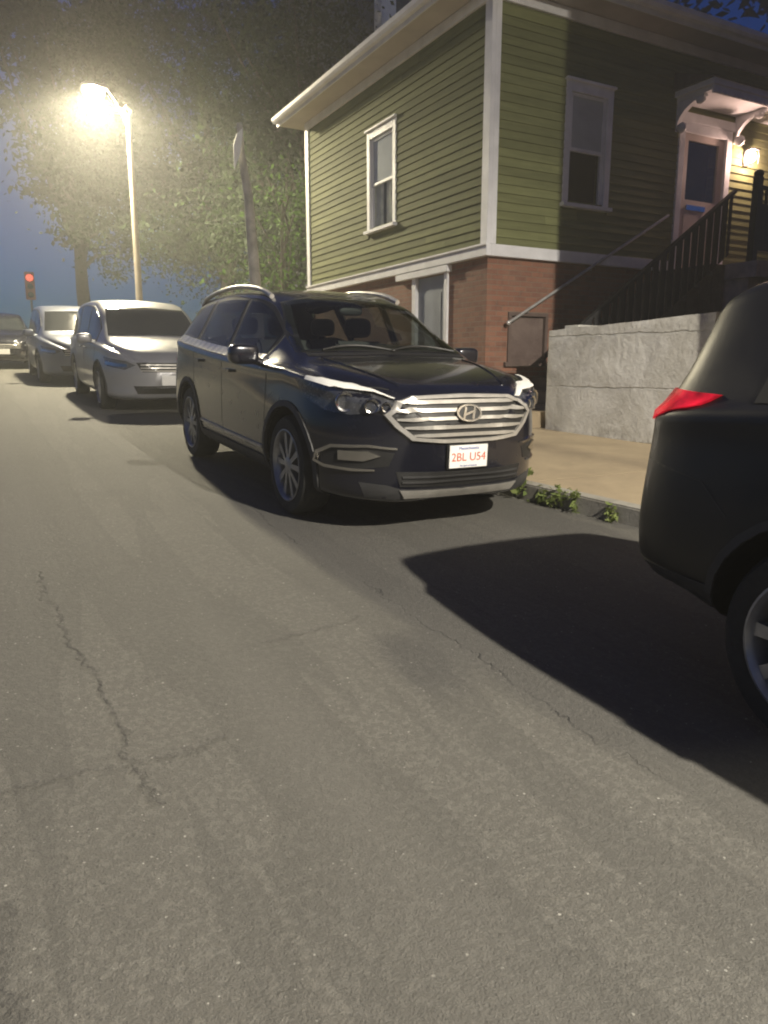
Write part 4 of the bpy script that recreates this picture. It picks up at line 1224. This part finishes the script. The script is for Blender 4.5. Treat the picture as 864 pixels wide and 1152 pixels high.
        # fog lamp with bright C surround
        fk = patch(bvh, [[ok(.50, .84, .57), ok(.72, .66, .585), ok(.83, .48, .555), ok(.80, .50, .47), ok(.66, .72, .44), ok(.48, .86, .46)]], 'corner' + nm, .003, .02, .04).build('fog_light', M['plastic'], root, smooth=40)
        patch(bvh, [[ok(.60, .77, .56), ok(.74, .62, .565), ok(.78, .55, .535), ok(.72, .64, .50), ok(.60, .77, .498)]], 'corner' + nm, .016, .02, .03).build('fog_lens', M['chrome'], fk, smooth=40)
        patch(bvh, ribs([ok(.83, .46, .585), ok(.74, .62, .600), ok(.56, .80, .585), ok(.46, .87, .53), ok(.44, .88, .475), ok(.52, .84, .448), ok(.68, .70, .440), ok(.76, .58, .445)], [.012, .018, .022, .024, .024, .022, .018, .012]), 'corner' + nm, .018, .025, .04).build('fog_surround', M['chrome'], fk, smooth=40)
        # wheel arch lip and sill cladding
        for xw in (0., -s.wb_len):
            r = s.tr + .075; lips = ribs([(xw + r * math.cos(t), s.tr + .01 + r * math.sin(t)) for t in [(-.28 + (math.pi + .56) * i / 20) for i in range(21)]], .042)
            patch(bvh, lips, 'side' + nm, .010, .03, .06).build('wheel_arch_lip', M['cladding'], root, smooth=40)
        patch(bvh, [[(-.46, .26), (-2.24, .27), (-2.24, .37), (-.46, .36)]], 'side' + nm, .012, .02, .08).build('sill_cladding', M['cladding'], root, smooth=40)
        patch(bvh, ribs([(-.48, .43), (-1.4, .435), (-2.22, .45)], .022), 'side' + nm, .012, .02, .08).build('side_molding', M['satin'], root, smooth=40)
        mm = MB(); pts = []
        for i in range(15):
            x = -1.12 - 2.1 * i / 14; h = bvh.ray_cast(Vector((x, sd * .60, 4)), Vector((0, 0, -1))); pts.append(h[0] + Vector((0, 0, .055 * math.sin(math.pi * min(1, max(0.02, i / 14))) ** .35)))
        mm.tube(pts, .022, 8); mm.build('roof_rail', M['satin'], root, smooth=50)
        wheel(root, 0., sd * .805, s); wheel(root, -s.wb_len, sd * .805, s)
        rc = DIRS['rcorner' + nm]; rk = lambda x, y, z: (Vector((x, sd * y, 0)).dot(rc[0]), z)
        patch(bvh, [[rk(-3.45, .80, 1.08), rk(-3.72, .50, 1.06), rk(-3.74, .50, .93), rk(-3.40, .86, .96)]], 'rcorner' + nm, .01, .02, .05).build('tail_light', M['red'], root, smooth=40)
    patch(bvh, [[(-.58, 1.2), (.58, 1.2), (.52, 1.48), (-.52, 1.48)]], 'rear', .005, .01, .08).build('rear_window', M['tinted'], root, smooth=40)
    open_windows(b.data, inset(ws_poly(0), .03), [inset(q, .015) for q in s.bands], inset([(-.58, 1.2), (.58, 1.2), (.52, 1.48), (-.52, 1.48)], .02))
    cabin(root)
    # licence plate on the nose
    h = bvh.ray_cast(Vector((3, 0, .525)), Vector((-1, 0, 0))); px = h[0].x + .022; pz = .525
    m = MB(); m.box(px - .015, px, -.165, .165, pz - .085, pz + .085); m.build('license_plate', M['plastic'], root, bevel=.006)
    pl = bpy.data.objects['license_plate']
    m = MB(); m.box(px + .0005, px + .004, -.152, .152, pz - .076, pz + .076); m.build('plate_sheet', M['plate'], pl, bevel=.003)

    def text(t, size, z, mat):
        c = bpy.data.curves.new('plate_text', 'FONT'); c.body = t; c.size = size; c.align_x = 'CENTER'; c.align_y = 'CENTER'; c.extrude = .0008
        c.materials.append(mat); q = bpy.data.objects.new('tmp_text', c); COL.objects.link(q)
        me = bpy.data.meshes.new_from_object(q.evaluated_get(bpy.context.evaluated_depsgraph_get())); bpy.data.objects.remove(q)
        o = bpy.data.objects.new('plate_text', me); COL.objects.link(o)
        o.parent = pl; BASE[o.name] = (0, 0, 0)
        o.matrix_local = Matrix.Translation((px + .0055, 0, z)) @ Matrix(((0, 0, 1, 0), (1, 0, 0, 0), (0, 1, 0, 0), (0, 0, 0, 1)))
        return o
    text('2BL U54', .078, pz - .006, M['plate_red']); text('Massachusetts', .028, pz + .054, M['plate_blue']); text('The Spirit of America', .016, pz - .062, M['plate_blue'])
    return root


def build_generic(name, D, paint, pos, label, group, tail=None, extras=True, yaw=0.):
    s = Spec(**D)
    root = car_root(name, pos[0], pos[1], label, 'car', group, yaw)
    me, bvh = body_mesh(s, 'body'); me = cut_wells(me, s); me.materials.clear(); me.materials.append(paint); me.materials.append(M['plastic'])
    b = bpy.data.objects.new('body', me); COL.objects.link(b); attach(b, root, (0, 0, 0))
    z0, z1, y0, y1 = s.wsh
    patch(bvh, [[(-y0, z0), (0, z0 + .02), (y0, z0), (y1, z1 - .03), (0, z1), (-y1, z1 - .03)]], 'front', .005, .008, .06).build('windshield', M['glass'], root, smooth=40)
    side_glass(bvh, root, s); mirrors(root, s, paint)
    F = s.front; zg = s.zg
    g = patch(bvh, [[(-.50, zg + .07), (.50, zg + .07), (.42, zg - .07), (-.42, zg - .07)]], 'front', .004, .02, .05).build('grille', M['plastic'], root)
    for dz in (.035, -.01, -.05):
        patch(bvh, ribs([(-.44 + .88 * i / 6, zg + dz) for i in range(7)], .018), 'front', .014, .02, .08).build('slat', M['satin'], g)
    patch(bvh, [[(-.55, .42), (.55, .42), (.5, .30), (-.5, .30)]], 'front', .004, .02, .06).build('lower_intake', M['plastic'], root)
    for sd, nm in ((1, '+'), (-1, '-')):
        E1, E2, Dv = DIRS['corner' + nm]; ok = lambda x, y, z: (Vector((x, sd * y, 0)).dot(E1), z)
        hl = patch(bvh, [[ok(F - .62, .88, zg + .14), ok(F - .2, .62, zg + .09), ok(F - .1, .5, zg + .03), ok(F - .2, .64, zg - .04), ok(F - .5, .84, zg + .0)]], 'corner' + nm, .005, .02, .04).build('headlight', M['lampbowl'], root, smooth=40)
        patch(bvh, ribs([ok(F - .55, .86, zg + .05), ok(F - .3, .72, zg + .025), ok(F - .18, .6, zg + .02)], .05), 'corner' + nm, .012, .02, .04).build('reflector', M['chrome'], hl, smooth=40)
        wheel(root, 0., sd * (s.wm - .13), s, s.spokes); wheel(root, -s.wb_len, sd * (s.wm - .13), s, s.spokes)
        for xw in (0., -s.wb_len):
            r = s.tr + .072; lips = ribs([(xw + r * math.cos(t), s.tr + .01 + r * math.sin(t)) for t in [(-.25 + (math.pi + .5) * i / 18) for i in range(19)]], .03)
            patch(bvh, lips, 'side' + nm, .008, .03, .06).build('wheel_arch_lip', M['cladding'], root, smooth=40)
        rc = DIRS['rcorner' + nm]; rk = lambda x, y, z: (Vector((x, sd * y, 0)).dot(rc[0]), z)
        RR = s.rear; zl = s.zl
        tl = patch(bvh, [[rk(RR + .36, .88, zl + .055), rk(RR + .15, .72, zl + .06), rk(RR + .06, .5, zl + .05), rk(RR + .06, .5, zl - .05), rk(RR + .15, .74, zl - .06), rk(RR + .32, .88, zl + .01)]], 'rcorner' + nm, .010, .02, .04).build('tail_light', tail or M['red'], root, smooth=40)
    if name == 'parked_suv' and paint == M['black_paint']:
        for nm in '+-':
            patch(bvh, ribs([(s.rear + .10, .86), (s.rear + .45, .82), (s.rear + .58, .72)], .007), 'side' + nm, .001, .004, .05).build('bumper_seam', M['plastic'], root)
            patch(bvh, [[(s.rear + .05, .33), (s.rear + .5, .32), (s.rear + .56, .46), (s.rear + .03, .46)]], 'side' + nm, .006, .02, .05).build('lower_cladding', M['cladding'], root, smooth=40)
            patch(bvh, ribs([(-.48, .42), (-1.4, .43), (-2.2, .44)], .03), 'side' + nm, .012, .02, .08).build('side_molding', M['cladding'], root, smooth=40)
            q = [(-2.72 + .085 * math.cos(t), .93 + .075 * math.sin(t)) for t in [2 * math.pi * i / 20 for i in range(21)]]
            if nm == '-': patch(bvh, ribs(q, .006), 'side-', .001, .004, .05).build('fuel_flap_seam', M['plastic'], root)
    patch(bvh, [[(-.56, s.rw[0]), (.56, s.rw[0]), (.5, s.rw[1]), (-.5, s.rw[1])]], 'rear', .005, .01, .08).build('rear_window', M['glass'], root, smooth=40)
    m = MB(); h = bvh.ray_cast(Vector((3, 0, .5)), Vector((-1, 0, 0))); m.box(h[0].x + .002, h[0].x + .014, -.15, .15, .43, .58); m.build('license_plate', M['plate'], root, bevel=.004)
    return root


VAN = dict(front=.95, rear=-4.05, nov=.015, nx0=.05, nn=2.5, rx0=-3.5, rn=3.4, wm=.96, wb=.92, zm=.66, tr=.345, wb_len=3.0,
    zt={-4.05: .8, -4.02: 1.1, -3.95: 1.40, -3.82: 1.66, -3.5: 1.73, -2.4: 1.77, -1.5: 1.745, -.95: 1.64, -.4: 1.36, .0: 1.15, .12: 1.10, .4: 1.04, .7: .95, .85: .86, .91: .78, .95: .68},
    zb={-4.05: .5, -3.9: .36, -3.4: .27, -2: .2, 0: .2, .6: .2, .85: .23, .95: .4},
    zs={-4.05: 1.05, -3: 1.07, -1: 1.03, 0: 1.0, .5: .92, .95: .74},
    ws={-4.05: .9, -2.5: .945, -.5: .93, .4: .89, .95: .85},
    wr={-4.05: .70, -3: .73, -1.2: .72, -.6: .74, .05: .80, .5: .74, .95: .62},
    dr={-4.05: .1, -1.1: .085, -.4: .07, .1: .05, .95: .05},
    gt=.04, gb=.05, belt=.016, win=(-.42, -1.42, -1.5, -2.55, -2.65, -3.75), doors=(-.3, -1.46, -2.6), handles=(-1.25, -1.75), mirror=(-.42, 1.06, 1.10), handle_mat=M['silver'],
    wsh=(1.155, 1.62, .74, .64), zg=.70, zl=1.15, rw=(1.2, 1.58), spokes=7)
HATCH = dict(front=.88, rear=-3.62, nov=.02, nx0=.1, nn=2.5, rx0=-3.2, rn=3.4, wm=.92, wb=.88, zm=.66, tr=.355, wb_len=2.66,
    zt={-3.62: .80, -3.60: 1.02, -3.55: 1.14, -3.46: 1.39, -3.36: 1.53, -3.2: 1.575, -2.8: 1.60, -2.1: 1.63, -1.5: 1.61, -1.0: 1.51, -.5: 1.28, -.1: 1.09, .1: 1.05, .5: .97, .75: .87, .84: .78, .88: .68},
    zb={-3.62: .52, -3.54: .42, -3.1: .33, -2.9: .27, -2: .23, 0: .22, .6: .22, .8: .26, .88: .4},
    zs={-3.62: 1.02, -2.6: 1.10, -1.5: 1.04, 0: .98, .5: .9, .88: .74},
    ws={-3.62: .85, -2.5: .90, -.5: .89, .4: .86, .88: .82},
    wr={-3.62: .62, -2.6: .64, -1.2: .63, -.5: .66, 0: .74, .88: .6},
    dr={-3.62: .1, -1.1: .075, -.4: .06, .88: .05},
    gt=.04, gb=.05, belt=.014, win=(-.55, -1.40, -1.48, -2.30, -2.38, -3.0), doors=(-.4, -1.44, -2.28), handles=(-1.24, -2.1), mirror=(-.55, .98, 1.05), handle_mat=M['black_paint'],
    wsh=(1.10, 1.47, .68, .55), zg=.66, zl=1.06, rw=(1.17, 1.42), spokes=5)

build_suv()
build_generic('parked_suv', HATCH, M['black_paint'], (1.28 - 2.66, 3.13), 'black SUV cut off by the right edge with a red tail light', None, M['red_glint'])
CG = 'cars parked up the street'
build_generic('parked_minivan', VAN, M['silver'], (12.7, 2.66), 'silver minivan parked directly behind the navy car', CG)
build_generic('parked_minivan', VAN, M['grey_blue'], (18.8, 2.22), 'grey blue minivan second in line behind the navy car', CG)
build_generic('parked_suv', HATCH, M['navy'], (25.2, .80), 'dark car farthest up the street at the edge of view', CG)

# ------------------------------------------------------------------ light, air, camera
w = bpy.data.worlds.new('World'); SC.world = w; w.use_nodes = True
nt = w.node_tree; bg = nt.nodes['Background']
sky = nt.nodes.new('ShaderNodeTexSky'); sky.sky_type = 'NISHITA'; sky.sun_disc = False
sky.sun_elevation = R(2.2); sky.air_density = 1.; sky.dust_density = .2; sky.sun_rotation = R(-60); sky.ozone_density = 8.
nt.links.new(sky.outputs[0], bg.inputs[0]); bg.inputs[1].default_value = SKY_STRENGTH = .15


def lamp(name, p, power, col, r, spot=None, blend=.35):
    l = bpy.data.lights.new(name, 'SPOT' if spot else 'POINT'); l.energy = power; l.color = col; l.shadow_soft_size = r
    if spot: l.spot_size = R(spot); l.spot_blend = blend
    o = bpy.data.objects.new(name, l); COL.objects.link(o); o.matrix_world = RZ @ Matrix.Translation(p); return o


lamp('lamp_light', LAMPS[0], 10500, (1., .89, .62), .28, 168)
lamp('lamp_light', LAMPS[1], 9000, (1., .92, .78), .09, 166)
lamp('lamp_bowl_light', LAMPS[0], 1500, (1., .84, .55), .2)
lamp('lamp_bowl_light', LAMPS[1], 1900, (1., .92, .78), .12)
lamp('porch_light', (LB, HA - .15, LZ), 80, (1., .66, .54), .06)

hz = MB(); hz.box(-42, 47, -36, 82, -3.6, 25)  # box of mist added to stand in for lens bloom round the lamp
mh = bpy.data.materials.new('lens_bloom_haze'); mh.use_nodes = True; nt = mh.node_tree; nt.nodes.remove(nt.nodes['Principled BSDF'])
pv = nt.nodes.new('ShaderNodeVolumePrincipled'); pv.inputs['Color'].default_value = (.80, .80, .78, 1); pv.inputs['Density'].default_value = .0055; pv.inputs['Anisotropy'].default_value = .5
nt.links.new(pv.outputs[0], nt.nodes['Material Output'].inputs['Volume'])
o = hz.build('added_haze', mh); o['kind'] = 'stuff'

cam = bpy.data.cameras.new('camera'); co = bpy.data.objects.new('camera', cam); COL.objects.link(co)
cam.sensor_fit = 'VERTICAL'; cam.sensor_height = 24.; cam.lens = 24 * 830 / 1152; cam.clip_end = 1000; cam.clip_start = .05
co.location = (0, 0, H); co.rotation_euler = (R(90 - 11), 0, 0)
SC.camera = co
vs_ = SC.view_settings; vs_.view_transform = 'Standard'; vs_.look = 'None'; vs_.gamma = 1.; vs_.exposure = 0.; vs_.use_curve_mapping = False
SC.cycles.filter_width = 2.; SC.cycles.sample_clamp_indirect = 4.; SC.cycles.use_denoising = True; SC.cycles.max_bounces = 8; SC.cycles.volume_bounces = 0
